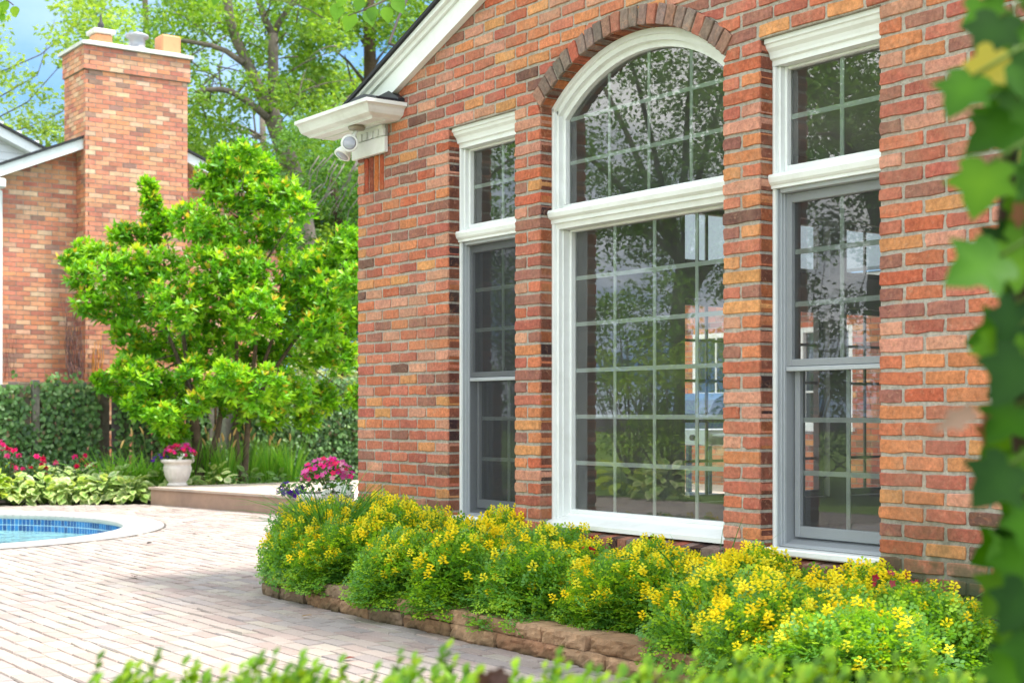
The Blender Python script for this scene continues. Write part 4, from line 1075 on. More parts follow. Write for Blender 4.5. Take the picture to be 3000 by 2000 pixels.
def chim(X, ya, yb, z0, z1):
    course_wall(M, lambda a, z, d: (X - d, a, z), z0, z1, lambda zb, zt: [(ya, ya, yb, yb, False, False)], PAL_N, .09, True, .011, k=1.0, proud=.003)
    course_wall(M, lambda a, z, d: (a, ya + d, z), z0, z1, lambda zb, zt: [(-13.2, -13.2, X - .001, X - .001, False, False)], PAL_N, .09, True, .011, k=1.0, proud=.003)
    course_wall(M, lambda a, z, d: (a, yb - d, z), z0, z1, lambda zb, zt: [(-13.2, -13.2, X - .001, X - .001, False, False)], PAL_N, .09, True, .011, k=1.0, proud=.003)
zk = Z0 + 49 * CO
chim(cx_, y0, y1, 0, zk - CO); chim(cx_ + .03, y0 - .03, y1 + .03, zk - CO + .001, zk + 4 * CO - .001)
M.box(-13.19, cx_ - .05, y0 + .05, y1 - .05, 0, 6.32, (.2, .15, .12))
ch = M.build('chimney', BRICK_FAR, nb)
zt_ = zk + 4 * CO + .002
M = MB(); M.add([(-13.30, y0 - .07, zt_), (cx_ + .08, y0 - .07, zt_), (cx_ + .08, y1 + .07, zt_), (-13.30, y1 + .07, zt_), (-13.30, y0 - .07, zt_ + .05), (cx_ + .08, y0 - .07, zt_ + .05), (cx_ + .08, y1 + .07, zt_ + .05), (-13.30, y1 + .07, zt_ + .05),
              (-13.1, y0 + .12, zt_ + .11), (cx_ - .12, y0 + .12, zt_ + .11), (cx_ - .12, y1 - .12, zt_ + .11), (-13.1, y1 - .12, zt_ + .11)],
             [(3, 2, 1, 0)] + [(i, (i + 1) % 4, (i + 1) % 4 + 4, i + 4) for i in range(4)] + [(i + 4, (i + 1) % 4 + 4, (i + 1) % 4 + 8, i + 8) for i in range(4)] + [(8, 9, 10, 11)])
M.build('chimney_cap', plain_mat('cement_cap', (.62, .63, .58), .85, .3, 6, .2, 40), ch)
TERRA = plain_mat('terracotta', (.68, .31, .15), .8, .2, 12, .15, 60)
def flue(yc, w, h, top=False):
    M = MB(); z = zt_ + .10; xx = -12.72
    M.box(xx - w / 2, xx + w / 2, yc - w / 2, yc + w / 2, z, z + h, bev=.02); o = M.build('flue_pot', TERRA, ch)
    return z + h
z = flue(2.97, .26, .17)
M = MB(); M.box(-12.89, -12.55, 2.80, 3.14, z + .001, z + .07, bev=.02); M.build('flue_lid', plain_mat('cement_cap'), ch)
M = MB(); M.lathe([(.02, 0, 0), (.045, .05, 0), (.05, .09, 0), (.02, .14, 0), (.012, .22, 0), (.002, .27, 0)], (-12.72, 2.97, z + .07), 12); M.build('finial', DARKM, ch, True)
M = MB(); M.lathe([(.24, .0, 0), (.18, .04, 0), (.12, .06, 0), (.12, .20, 0), (.17, .21, 0), (.17, .25, 0), (.02, .30, 0)], (-12.72, 3.52, zt_ + .108), 18); M.build('metal_flue', plain_mat('zinc', (.36, .37, .39), .5, .2, metal=.4), ch, True)
flue(4.0, .30, .30)
for s0, s1 in (((1.20, nrake(1.20)), (2.60, nrake(2.60))), ((4.14, nrake(4.14)), (6.0, nrake(6.0)))):
    q = [(s0[0], s0[1]), (s1[0], s1[1]), (s1[0], s1[1] + .15), (s0[0], s0[1] + .15)]; M = MB(); M.prism(q, lambda a, z, d: (nx - d, a, z), -.28, 0); M.build('rake_board', WHITE, nb)
M = MB()
for s0, s1 in ((1.10, 3.32), (3.32, 6.1)):
    M.prism([(s0, nrake(s0) + .152), (s1, nrake(s1) + .152), (s1, nrake(s1) + .19), (s0, nrake(s0) + .19)], lambda a, z, d: (nx - d, a, z), -.32, 5)
nroof = M.build('roof', SHINGLE, nb)
M = MB(); M.box(nx - .1, nx + .34, 1.25, 1.49, 4.20, 4.33, bev=.02); M.build('cornice_return', WHITE, nb)
M = MB(); M.box(nx + .02, nx + .09, 1.45, 1.515, 0, 4.2, bev=.01); M.build('downspout', WHITE, nb)
# bare creeper on the wall and chimney, dried golden strands
def creeper(name, pxs, z0py, z1py, x, col, n, label, cat, rad=.006, amp=.05):
    p0 = on_x(sum(pxs) / 2, z0py, x); root = MB()
    for k in range(n):
        px = rnd.uniform(*pxs); py = z0py; pts = []; top = rnd.uniform(z1py, z1py + (z0py - z1py) * .5)
        while py > top:
            p = on_x(px, py, x + rnd.uniform(.01, .05)); pts.append(p); px += rnd.uniform(-amp, amp) * 120; py -= rnd.uniform(14, 26)
        if len(pts) > 2: root.tube(pts, [rad * (1 - .7 * i / len(pts)) for i in range(len(pts))], 4, col)
    return tag(root.build(name, attr_mat('twig', .9, .3), None), label, cat)
creeper('bare_creeper', (195, 240), 1108, 860, -12.30, srgb(120, 92, 88), 34, 'bare grey-brown creeper climbing the foot of the neighbouring chimney', 'creeper')
creeper('dried_vine', (265, 345), 1112, 960, -12.29, srgb(206, 140, 66), 9, 'dried golden strands hanging on the chimney behind the fence', 'dried vine', .010, .03)
creeper('bare_creeper', (8, 40), 1112, 900, -12.62, srgb(130, 84, 70), 5, 'thin bare creeper at the left edge of the neighbouring wall', 'creeper', .004)
# second white gable far left
g2 = empty('white_sided_house', (-19, 2, 0), 'white clapboard gable behind the neighbouring roof at far left', 'house')
M = MB(); x2 = -19.
for k in range(60):
    z = -.02 + k * .14; w = max(0, (7.75 - z) / .427)
    if z > 7.5: break
    M.prism([(0, z), (.018, z), (.004, z + .137), (0, z + .137)], lambda a, b_, d: (x2 + a, d, b_), max(-3, 0.0 - w + .0), min(.0 + w * 1., 4.6))
M.build('wall', plain_mat('white_siding', (.74, .76, .77), .5, .08), g2)
M = MB(); M.prism([(-.2, 7.78), (4.6, 7.78 - 4.8 * .427), (4.6, 7.60 - 4.8 * .427), (-.2, 7.60)], lambda a, z, d: (x2 + d, a, z), 0, .25); M.build('rake_board', WHITE, g2)
M = MB(); M.prism([(-.2, 7.83), (4.7, 7.83 - 4.9 * .427), (4.7, 7.782 - 4.9 * .427), (-.2, 7.782)], lambda a, z, d: (x2 + d, a, z), -5, .30); M.build('roof', SHINGLE, g2)

# ------------------------------------------------------------------ trees
def branch(M, pts, r0, r1, col, n=7):
    M.tube(pts, [r0 + (r1 - r0) * i / (len(pts) - 1) for i in range(len(pts))], n, col)
def bez(a, b, c, n=7): return [a * (1 - t) ** 2 + b * 2 * t * (1 - t) + c * t * t for t in [i / (n - 1) for i in range(n)]]
# magnolia-like garden tree
BLOBS = [(720, 448, 40), (660, 470, 46), (765, 500, 46), (620, 535, 56), (700, 560, 76), (790, 590, 66), (850, 570, 48), (885, 615, 38),
         (432, 548, 24), (438, 592, 30), (456, 625, 26), (480, 655, 30), (385, 690, 40), (440, 690, 46), (350, 690, 28), (560, 650, 60), (640, 680, 80), (740, 690, 80), (825, 690, 56),
         (950, 760, 62), (1010, 705, 50), (1050, 735, 40), (1030, 830, 60), (960, 880, 80), (880, 800, 76), (1080, 790, 50), (1085, 880, 50),
         (205, 765, 28), (250, 738, 34), (295, 745, 40), (240, 805, 40), (325, 800, 56), (400, 790, 66), (480, 780, 66), (255, 880, 42), (330, 900, 66), (420, 880, 76), (520, 880, 86),
         (620, 800, 90), (720, 800, 90), (640, 900, 86), (740, 920, 86), (840, 900, 86), (940, 965, 66), (1010, 940, 56), (380, 990, 50), (450, 1010, 56), (530, 1000, 70), (620, 1020, 66), (720, 1020, 76),
         (820, 1020, 66), (925, 1040, 56), (1000, 1045, 50), (345, 1130, 42), (300, 1118, 28), (410, 1040, 34), (560, 1085, 44), (670, 1110, 60), (770, 1140, 76), (860, 1150, 60), (955, 1165, 46), (485, 1215, 52),
         (505, 1262, 42), (440, 1160, 36), (700, 1185, 56), (620, 1150, 40), (400, 1185, 34), (1040, 1165, 36), (420, 1100, 44), (370, 1085, 38), (480, 1125, 38), (525, 1170, 40), (450, 1205, 36), (580, 1180, 40), (800, 1210, 50), (900, 1225, 40)]
mg = empty('magnolia_tree', (-9.55, 3.5, 0), 'bushy bright green garden tree with orange-tipped new leaves before the brick chimney', 'tree')
cl = []
for px, py, r_ in BLOBS:
    z = 19.0 + rnd.uniform(-.9, .8) - (.5 if py > 1050 else 0)
    if px < 520 and py < 700: z = 19.2
    cl.append((at(px, py, z), r_ * z / FPX))
pos = []; d = []; col = []; upv = []
NEW = [(.56, .52, .04), (.60, .42, .06), (.46, .60, .035)]; MID = [(.18, .46, .02), (.25, .54, .022), (.34, .61, .024), (.12, .35, .022)]
for c, r_ in cl:
    for k in range(int(26 + 1080 * r_ * r_)):
        o = Vector((rnd.gauss(0, 1), rnd.gauss(0, 1), rnd.gauss(0, 1))).normalized(); p = c + o * r_ * (rnd.uniform(.15, 1.08) ** .6); p.z -= r_ * .05
        tw = (o * .8 + Vector((0, 0, .7)) + Vector((rnd.gauss(0, .3), rnd.gauss(0, .3), rnd.gauss(0, .3)))).normalized()
        tipnew = rnd.random() < (.28 if (o.z > .25) else .07)
        nl = rnd.randint(5, 8); bc = rnd.choice(MID)
        for q in range(nl):
            a_ = q * 2.4 + rnd.uniform(-.4, .4); s_ = tw.orthogonal().normalized(); s2 = tw.cross(s_)
            spread = 1.15 - .95 * q / nl
            dd = (s_ * math.cos(a_) + s2 * math.sin(a_)) * spread + tw * (.25 + .9 * q / nl)
            pos.append(tuple(p)); d.append(tuple(dd)); upv.append(tuple(tw + Vector((0, 0, .4))))
            c0 = rnd.choice(NEW) if (tipnew and q > nl * .45) else bc; j = rnd.uniform(.8, 1.2); col.append((c0[0] * j, c0[1] * j, c0[2] * j))
n = len(pos)
scatter('crown', LEAF, LEAF_V, LEAF_F, A(pos), A(d), A(upv), rng.uniform(.075, .13, n), rng.uniform(.032, .052, n), A(col), mg)
M = MB(); BC = srgb(140, 122, 104, .62)
b1, b2 = on_x(585, 1380, -9.65), on_x(715, 1380, -9.45)
b1.z = b2.z = 0
t1 = on_x(560, 1160, -9.65); t2 = on_x(730, 1200, -9.45); t3 = on_x(690, 1200, -9.5)
branch(M, bez(b1, b1 + Vector((0, 0, .6)), t1, 6), .085, .055, BC); branch(M, bez(b2, b2 + Vector((0, .02, .5)), t2, 6), .05, .035, BC); branch(M, bez(b2 + Vector((0, -.03, .2)), b2 + Vector((0, -.12, .6)), t3, 6), .045, .03, BC)
branch(M, bez(b1 + Vector((0, 0, .35)), b1 + Vector((.1, .25, .6)), on_x(650, 1150, -9.5), 6), .05, .03, BC)
M.build('trunk', BARK, mg, True)
M = MB(); mains = []
for (px, py), s0 in zip(((640, 860), (430, 860), (850, 880), (700, 640), (500, 760), (970, 880), (780, 760), (520, 1060)), (t1, t1, t2, t3, t1, t2, t2, t1)):
    e = at(px, py, 19.1); bz = bez(s0 - Vector((0, 0, .05)), (s0 + e) / 2 + Vector((0, 0, .25)), e, 10); branch(M, bz, .034, .012, BC, 6); mains += bz[3:]
for i, (c, r_) in enumerate(cl):
    s0 = min(mains, key=lambda q: (q - c).length); mid = (s0 + c) / 2 + Vector((0, 0, -.08 + rnd.uniform(-.1, .15)))
    branch(M, bez(s0, mid, c, 6), .011, .004, BC, 5)
    for k in range(4): e = c + Vector((rnd.gauss(0, 1), rnd.gauss(0, 1), rnd.gauss(.3, .8))).normalized() * r_ * .8; branch(M, [c, (c + e) / 2 + Vector((0, 0, .02)), e], .006, .002, BC, 4)
M.build('limbs', BARK, mg, True)
# tall airy trees: clumps of compound leaves
def airy_crown(clumps, per, size, cols, name, parent, leafk=1.):
    """clumps = [(centre, radius)]"""
    P = []; 
    for c, r_ in clumps:
        k = max(6, int(per * r_ * r_ * 4)); o = rdir(k) * (rng.uniform(.1, 1, (k, 1)) ** .5) * r_ * A([1, 1, .6]); P.append(A(tuple(c)) + o)
    P = np.concatenate(P).astype(np.float32); n = len(P); dd = rdir(n); dd[:, 2] = dd[:, 2] * .5 - .3
    return scatter(name, LEAF_T, KITE_V, KITE_F, P, dd, A([[0, 0, 1.]] * n) + rdir(n) * .7, rng.uniform(.7, 1.3, n) * size, rng.uniform(.7, 1.2, n) * size * .55, pick(cols, n, jit=.22), parent)
ASHC = [(.20, .40, .05), (.25, .46, .06), (.16, .33, .055), (.32, .50, .08)]
def tone(k): return [tuple(q * k for q in c) for c in ASHC]
def clumps_px(x0, x1, y0, y1, z0, z1, n, r0, r1, thr, seed):
    out = []; k = 0
    while len(out) < n and k < n * 30:
        k += 1; px, py = rnd.uniform(x0, x1), rnd.uniform(y0, y1)
        if noise.noise(Vector((px / 170., py / 130., seed))) + .4 * noise.noise(Vector((px / 60., py / 50., seed + 5))) < thr: continue
        out.append((at(px, py, rnd.uniform(z0, z1)), rnd.uniform(r0, r1)))
    return out
ash = empty('ash_tree', tuple(Vector((at(880, 1300, 32).x, at(880, 1300, 32).y, 0))), 'tall airy tree with a forked grey trunk rising behind the garden tree', 'tree')
M = MB(); TC = srgb(150, 138, 124, .62)
def pxs(l, z): return [at(a_, b_, z) for a_, b_ in l]
base = at(905, 900, 32); base.z = 0
branch(M, [base] + pxs([(895, 700), (872, 560), (838, 450), (800, 350), (788, 300)], 32), .26, .17, TC, 10)
M.build('trunk', BARK, ash, True)
M = MB()
branch(M, pxs([(783, 330), (757, 250), (717, 170), (690, 110), (673, 60), (667, 0), (655, -120)], 31.8), .125, .09, TC, 8)
branch(M, pxs([(795, 330), (801, 240), (800, 180), (800, 100)], 32), .125, .11, TC, 8)
branch(M, pxs([(800, 105), (778, 60), (757, 0), (730, -120)], 32), .09, .06, TC, 7); branch(M, pxs([(800, 110), (815, 70), (830, 48), (864, 0), (900, -90)], 32.2), .08, .05, TC, 7)
branch(M, pxs([(782, 345), (752, 318), (716, 292), (680, 270), (648, 262), (610, 264), (572, 272)], 31.5), .085, .05, TC, 7); branch(M, pxs([(713, 186), (690, 170), (662, 150), (618, 134), (575, 126), (520, 118), (470, 135)], 31.6), .07, .04, TC, 7)
branch(M, pxs([(648, 262), (640, 200), (655, 150)], 31.5), .02, .01, TC, 5)
for k in range(46):
    a_ = at(rnd.uniform(520, 1000), rnd.uniform(40, 420), 32); b_ = a_ + Vector((rnd.gauss(0, .9), rnd.gauss(0, .9), rnd.uniform(-.4, 1.0))); branch(M, bez(a_, (a_ + b_) / 2 + Vector((0, 0, .2)), b_, 5), .018, .006, TC, 4)
M.build('limbs', BARK, ash, True)
airy_crown(clumps_px(430, 1010, -260, 560, 30.8, 38.5, 600, .25, .58, -.07, 2.), 56, .135, tone(.9), 'crown', ash)
tl = empty('light_green_tree', tuple(Vector((at(60, 1300, 30).x, at(60, 1300, 30).y, 0))), 'light green feathery tree behind the chimney at upper left', 'tree')
M = MB(); base = at(-60, 900, 30); base.z = 0
branch(M, [base] + pxs([(-60, 600), (-70, 380), (-90, 200), (-110, -100)], 30), .12, .06, TC, 8); M.build('trunk', BARK, tl, True)
M = MB()
for l in ([(-72, 380), (80, 300), (170, 200), (260, 130)], [(-70, 420), (90, 370), (180, 330), (240, 250)], [(-85, 250), (120, 160), (240, 60), (330, 20)], [(-80, 330), (110, 220), (160, 60)]): branch(M, pxs(l, 30), .016, .005, TC, 5)
M.build('limbs', BARK, tl, True)
airy_crown(clumps_px(-120, 420, -160, 430, 27.5, 33, 320, .2, .46, -.10, 9.), 50, .13, [(.32, .50, .09), (.38, .54, .10), (.25, .42, .08)], 'crown', tl)
tm = empty('slender_tree', tuple(Vector((at(420, 1300, 38).x, at(420, 1300, 38).y, 0))), 'thin-crowned green tree reaching over the chimney pots from behind', 'tree')
M = MB(); base = at(430, 900, 38); base.z = 0; branch(M, [base] + pxs([(430, 600), (440, 300), (430, 100), (420, -100)], 38), .16, .06, TC, 7); M.build('trunk', BARK, tm, True)
airy_crown(clumps_px(210, 640, -200, 260, 36, 41, 170, .25, .5, .02, 15.), 60, .16, tone(.9), 'crown', tm)
tr_ = empty('tall_tree', tuple(Vector((at(1080, 1300, 40).x, at(1080, 1300, 40).y, 0))), 'tall tree with a straight dark trunk just left of the white rake', 'tree')
M = MB(); base = at(1080, 900, 40); base.z = 0; branch(M, [base] + pxs([(1083, 600), (1085, 300), (1083, 100), (1078, -100)], 40), .22, .15, srgb(120, 100, 84, .6), 8); M.build('trunk', BARK, tr_, True)
M = MB()
for l in ([(1083, 260), (1020, 180), (960, 130)], [(1083, 150), (1020, 60), (960, -40)], [(1084, 100), (1140, 20), (1180, -60)], [(1083, 330), (1030, 240), (1010, 160)], [(1084, 220), (1110, 170), (1150, 120)]): branch(M, pxs(l, 40), .06, .015, TC, 5)
M.build('limbs', BARK, tr_, True)
airy_crown(clumps_px(830, 1330, -240, 330, 37, 44, 330, .3, .62, -.12, 25.), 56, .17, tone(.85), 'crown', tr_)
td = empty('weeping_tree', tuple(Vector((at(980, 1300, 27).x, at(980, 1300, 27).y, 0))), 'darker dense tree with drooping bare grey twigs beside the house corner', 'tree')
M = MB(); base = at(1000, 900, 27); base.z = 0; branch(M, [base] + pxs([(1000, 760), (990, 640), (975, 520)], 27), .15, .06, srgb(110, 90, 74, .5), 7); M.build('trunk', BARK, td, True)
M = MB(); GT = srgb(176, 166, 156, .6)
for k in range(16):
    x0 = rnd.uniform(930, 1080); y0_ = rnd.uniform(450, 560); pts = [(x0, y0_)]
    for q in range(5): pts.append((pts[-1][0] - rnd.uniform(4, 26), pts[-1][1] + rnd.uniform(18, 42)))
    branch(M, [at(a_, b_, 25.6) for a_, b_ in pts], .012, .004, GT, 4)
M.build('limbs', BARK, td, True)
airy_crown(clumps_px(800, 1200, 360, 820, 25.5, 29.5, 360, .2, .44, -.30, 35.), 110, .095, [(.10, .24, .045), (.13, .29, .05), (.08, .19, .045)], 'crown', td)
def shrub(name, boxpx, z0, z1, n, r0, r1, per, size, cols, label, cat='shrub', mat=None):
    x0, x1, y0, y1 = boxpx; c = at((x0 + x1) / 2, 1300, (z0 + z1) / 2); c.z = 0
    root = empty(name, tuple(c), label, cat); cs = clumps_px(x0, x1, y0, y1, z0, z1, n, r0, r1, -.5, rnd.uniform(0, 50)); airy_crown(cs, per, size, cols, 'foliage', root)
    M = MB()
    for q, r_ in cs[::3]: branch(M, bez(c, (c + q) / 2 + Vector((0, 0, .2)), q, 5), .02, .005, TC, 4)
    M.build('stems', BARK, root); return root
shrub('pale_shrub', (860, 1200, 1010, 1230), 23.5, 26, 90, .2, .36, 130, .10, [(.36, .44, .22), (.44, .48, .30), (.22, .36, .09)], 'pale variegated shrub glowing behind the fence right of the garden tree')
shrub('green_shrub', (560, 900, 900, 1250), 24, 28, 120, .25, .45, 110, .11, [(.12, .24, .05), (.17, .30, .06)], 'mid green shrub behind the fence seen through the garden tree')
for px0, dep, n_, sd_, kf, lab in ((760, 50, 330, 47., .75, 'far dark green tree low behind the forked tree'), (1120, 52, 300, 53., .7, 'far dense tree behind the house corner and roof edge')):
    bt = at(px0, 1300, dep); bt.z = 0; tt = empty('leafy_tree', tuple(bt), lab, 'tree'); M = MB(); branch(M, [bt] + pxs([(px0, 800), (px0 + 15, 500), (px0 + 5, 250)], dep), .25, .08, TC, 7); M.build('trunk', BARK, tt, True)
    M = MB()
    for q in range(10): a_ = at(px0 + 10, rnd.uniform(300, 700), dep); e_ = at(px0 + rnd.uniform(-200, 200), rnd.uniform(150, 600), dep + rnd.uniform(-2, 2)); branch(M, bez(a_, (a_ + e_) / 2 + Vector((0, 0, .4)), e_, 6), .06, .015, TC, 5)
    M.build('limbs', BARK, tt, True); airy_crown(clumps_px(px0 - 260, px0 + 260, 430 if px0 < 900 else 200, 900, dep - 3, dep + 3, n_, .5, .95, -.16, sd_), 34, .21, tone(kf), 'crown', tt)
shrub('dark_shrub', (900, 1240, 780, 1120), 29, 33, 110, .35, .6, 100, .13, [(.07, .16, .04), (.10, .2, .04)], 'dark green shrub beyond the fence near the house corner')
#@@PART5
# ------------------------------------------------------------------ climbing vine close to the camera (right), box hedge (bottom), overhanging twigs (top)
half = [(0, .02), (.16, -.10), (.36, -.07), (.50, .07), (.40, .22), (.52, .34), (.66, .52), (.44, .54), (.30, .60), (.24, .76), (0, 1.04)]
ol = half + [(-x, y) for x, y in half[-2:0:-1]]
VL_V = np.array([(x, y, .10 * abs(x) - .10 * y * y) for x, y in ol] + [(0, .36, -.03)], dtype=np.float32); nO = len(ol)
VL_F = [(i, (i + 1) % nO, nO) for i in range(nO)]
vine = empty('climbing_vine', tuple(Vector((at(3020, 1211, 1.62).x, at(3020, 1211, 1.62).y, 0))), 'large-leaved green vine hanging close to the camera along the right edge', 'vine')
pos = []; d = []; up = []; L = []; col = []
VC = [(.034, .12, .002), (.024, .09, .002), (.046, .15, .003), (.012, .05, .003), (.07, .18, .004)]
LV = [(2880, 90, 1.55, .105, 210), (2830, 40, 1.6, .10, 170), (2800, 265, 1.50, .10, 215), (2900, 200, 1.55, .10, 160), (2845, 520, 1.5, .115, 200), (2960, 430, 1.6, .11, 150), (2930, 330, 1.6, .10, 190),
      (2880, 790, 1.48, .125, 245), (2960, 700, 1.6, .11, 170), (2930, 930, 1.55, .11, 200), (2890, 1020, 1.55, .10, 195), (2950, 1080, 1.5, .12, 215), (2930, 1230, 1.55, .10, 225), (2975, 1180, 1.6, .11, 180),
      (2880, 1400, 1.5, .115, 225), (2960, 1350, 1.6, .11, 190), (2945, 1520, 1.5, .10, 190), (2925, 1640, 1.55, .11, 200), (2985, 1600, 1.6, .12, 170), (2930, 1760, 1.5, .105, 215), (2960, 1880, 1.5, .12, 195), (2900, 1960, 1.55, .11, 200), (2985, 1760, 1.6, .11, 180)]
for px, py, z, l_, ang in LV:
    p = at(px + (50 if py < 1300 else 80), py - 40, z); a_ = R(ang)       # 180 = tip pointing down, >180 = down-left
    dd = RIGHT * math.sin(a_) + Vector((0, 0, math.cos(a_))) - FWD * .25
    pos.append(tuple(p)); d.append(tuple(dd)); up.append(tuple(-FWD + Vector((0, 0, .55)) + Vector((rnd.gauss(0, .25), rnd.gauss(0, .25), 0)))); L.append(l_); col.append(rnd.choice(VC))
for k in range(400):
    px, py = rnd.uniform(2950, 3420), rnd.uniform(-150, 2150); z = rnd.uniform(1.55, 2.0); p = at(px, py, z); a_ = R(rnd.uniform(120, 260))
    dd = RIGHT * math.sin(a_) + Vector((0, 0, math.cos(a_))) - FWD * rnd.uniform(-.2, .6)
    pos.append(tuple(p)); d.append(tuple(dd)); up.append(tuple(-FWD + Vector((rnd.gauss(0, .4), rnd.gauss(0, .4), .5)))); L.append(rnd.uniform(.07, .12)); col.append(rnd.choice(VC))
VTC = np.ones((len(VL_V), 3), dtype=np.float32); VTC[-1] = (1.5, 1.35, 1.4); VTC[0] = (1.4, 1.25, 1.2)
n = len(pos); L = A(L); scatter('leaves', leaf_mat('leaf_vine', .40, .25, spec=.14), VL_V, VL_F, A(pos), A(d), A(up), L * .53, L * .51, A(col), vine, VTC)
M = MB(); VB = srgb(84, 66, 50, .5)
for k in range(7):
    px = rnd.uniform(2985, 3300); z = rnd.uniform(1.6, 1.9); pts = []; py = 4000
    b = at(px, 1211, z)
    for zz_ in np.linspace(-.02, 2.0, 16): pts.append(b + Vector((rnd.gauss(0, .012), rnd.gauss(0, .012), zz_ - b.z)) + RIGHT * .04 * math.sin(zz_ * 4 + k))
    M.tube(pts, [.009] * 16, 6, VB)
for i in range(0, len(LV)):
    p = Vector(pos[i]); M.tube([p, p + RIGHT * .05 + Vector((0, 0, .03)), p + RIGHT * .14 + Vector((0, 0, .02))], .0022, 4, (.12, .2, .04))
M.build('stems', BARK, vine, True)
M = MB()   # a few autumn-brown leaves of the vine
pos = A([tuple(at(2905, 1225, 1.55)), tuple(at(2850, 1205, 1.52)), tuple(at(2985, 600, 1.6)), tuple(at(2915, 150, 1.52))]); dd = A([tuple(RIGHT * -.3 + Vector((0, 0, -1))), tuple(RIGHT * -1 + Vector((0, 0, -.5))), tuple(Vector((0, 0, -1))), tuple(RIGHT * -.5 + Vector((0, 0, -1)))])
o = scatter('faded_leaves', LEAF, VL_V, VL_F, pos, dd, A([tuple(-FWD + Vector((0, 0, .3)))] * 4), A([.03, .045, .03, .055]), A([.02, .02, .016, .038]), A([(.20, .05, .02), (.32, .20, .15), (.22, .08, .02), (.42, .36, .03)]), vine)
# the vine climbs a slim post just outside the picture
b = at(3330, 1211, 1.75); pst = empty('trellis_post', (b.x, b.y, 0), 'slim dark wooden post carrying the climbing vine', 'post')
M = MB(); M.box(b.x - .03, b.x + .03, b.y - .03, b.y + .03, -.02, 2.2, srgb(90, 76, 60, .5), .004); M.build('post', attr_mat('old_wood'), pst)
for z_ in (1.9, .9): M = MB(); M.box(b.x + .03, b.x + .3, b.y - .012, b.y + .012, z_, z_ + .04, srgb(90, 76, 60, .5)); M.build('crossbar', attr_mat('old_wood'), pst)

def boxbush(xa, xb, z, top, n, label):
    c = at((xa + xb) / 2, 1211, z); c.z = 0; root = empty('boxwood_bush', tuple(c), label, 'boxwood bush', 'boxwood bushes along the bottom')
    w = (xb - xa) * z / FPX / 2
    P = []; Dn = []; M = MB()
    for k in range(int(n / 14)):
        a_ = rng.uniform(-1, 1); f = rng.uniform(-.16, .20); h = top * (1 - .06 * abs(a_) ** 3) * (1 - .9 * max(0, abs(f) - .1)) + rng.normal(0, .013) + (.035 if rng.random() < .12 else 0)
        tip = c + RIGHT * (a_ * w) + FWD * f + Vector((0, 0, h)); ln = rng.uniform(.10, .2); bs = tip - Vector((rng.normal() * .03, rng.normal() * .03, ln))
        M.tube([bs, (bs + tip) / 2, tip], [.0022, .0016, .001], 4, (.14, .22, .04))
        for q in range(14):
            t_ = q / 13; p = bs.lerp(tip, t_); th = q * 1.57 + (q % 2) * .4
            P.append(tuple(p)); Dn.append((math.cos(th), math.sin(th), .55 + .6 * t_))
    m = len(P); s = rng.uniform(.017, .025, m)
    scatter('leaves', leaf_mat('leaf_box', .5, .35, spec=.2), LEAF_V, LEAF_F, A(P), A(Dn), A([[0, 0, 1.]] * m), s, s * .62, pick([(.12, .26, .012), (.17, .32, .014), (.07, .17, .012), (.24, .38, .018)], m, jit=.2), root)
    for k in range(22):
        a_ = rng.uniform(-.95, .95); e = c + RIGHT * (a_ * w) + FWD * rng.uniform(-.14, .16) + Vector((0, 0, top - .12)); M.tube([c + RIGHT * (a_ * w * .6), (c + e) / 2 + Vector((0, 0, .1)), e], [.008, .005, .003], 5, srgb(110, 92, 70, .5))
    M.build('stems', STEM, root)
for xa, xb, z, top, n, lab in ((190, 620, 2.12, .672, 2600, 'small-leaved boxwood bush at the bottom left of the row below the watermark-free paving'), (560, 1080, 2.06, .684, 3200, 'boxwood bush, second from the left in the blurred front row'), (1020, 1560, 2.10, .681, 3200, 'boxwood bush in front of the middle of the stone edging'),
                            (1500, 2060, 2.02, .690, 3200, 'boxwood bush in front of the right part of the stone edging'), (2000, 2560, 2.06, .694, 3200, 'boxwood bush in front of the big yellow mounds'), (2500, 3160, 2.0, .692, 3400, 'boxwood bush at the bottom right below the climbing vine')):
    boxbush(xa, xb, z, top, n, lab.replace(' below the watermark-free paving', ' over the paving'))
p = at(1450, 1972, 1.86); M = MB()
pos = A([tuple(p), tuple(p + RIGHT * .012), tuple(p - RIGHT * .012)]); o = scatter('dead_leaf', LEAF, VL_V, VL_F, pos, A([tuple(RIGHT * .6 + Vector((0, 0, -.6))), tuple(RIGHT * -.7 + Vector((0, 0, -.4))), tuple(RIGHT * .1 + Vector((0, 0, -1)))]), A([tuple(-FWD + Vector((0, 0, .3)))] * 3), A([.032] * 3), A([.022] * 3), A([(.07, .03, .018)] * 3))
tag(o, 'curled dark brown dead leaf caught on the front boxwood', 'leaf')
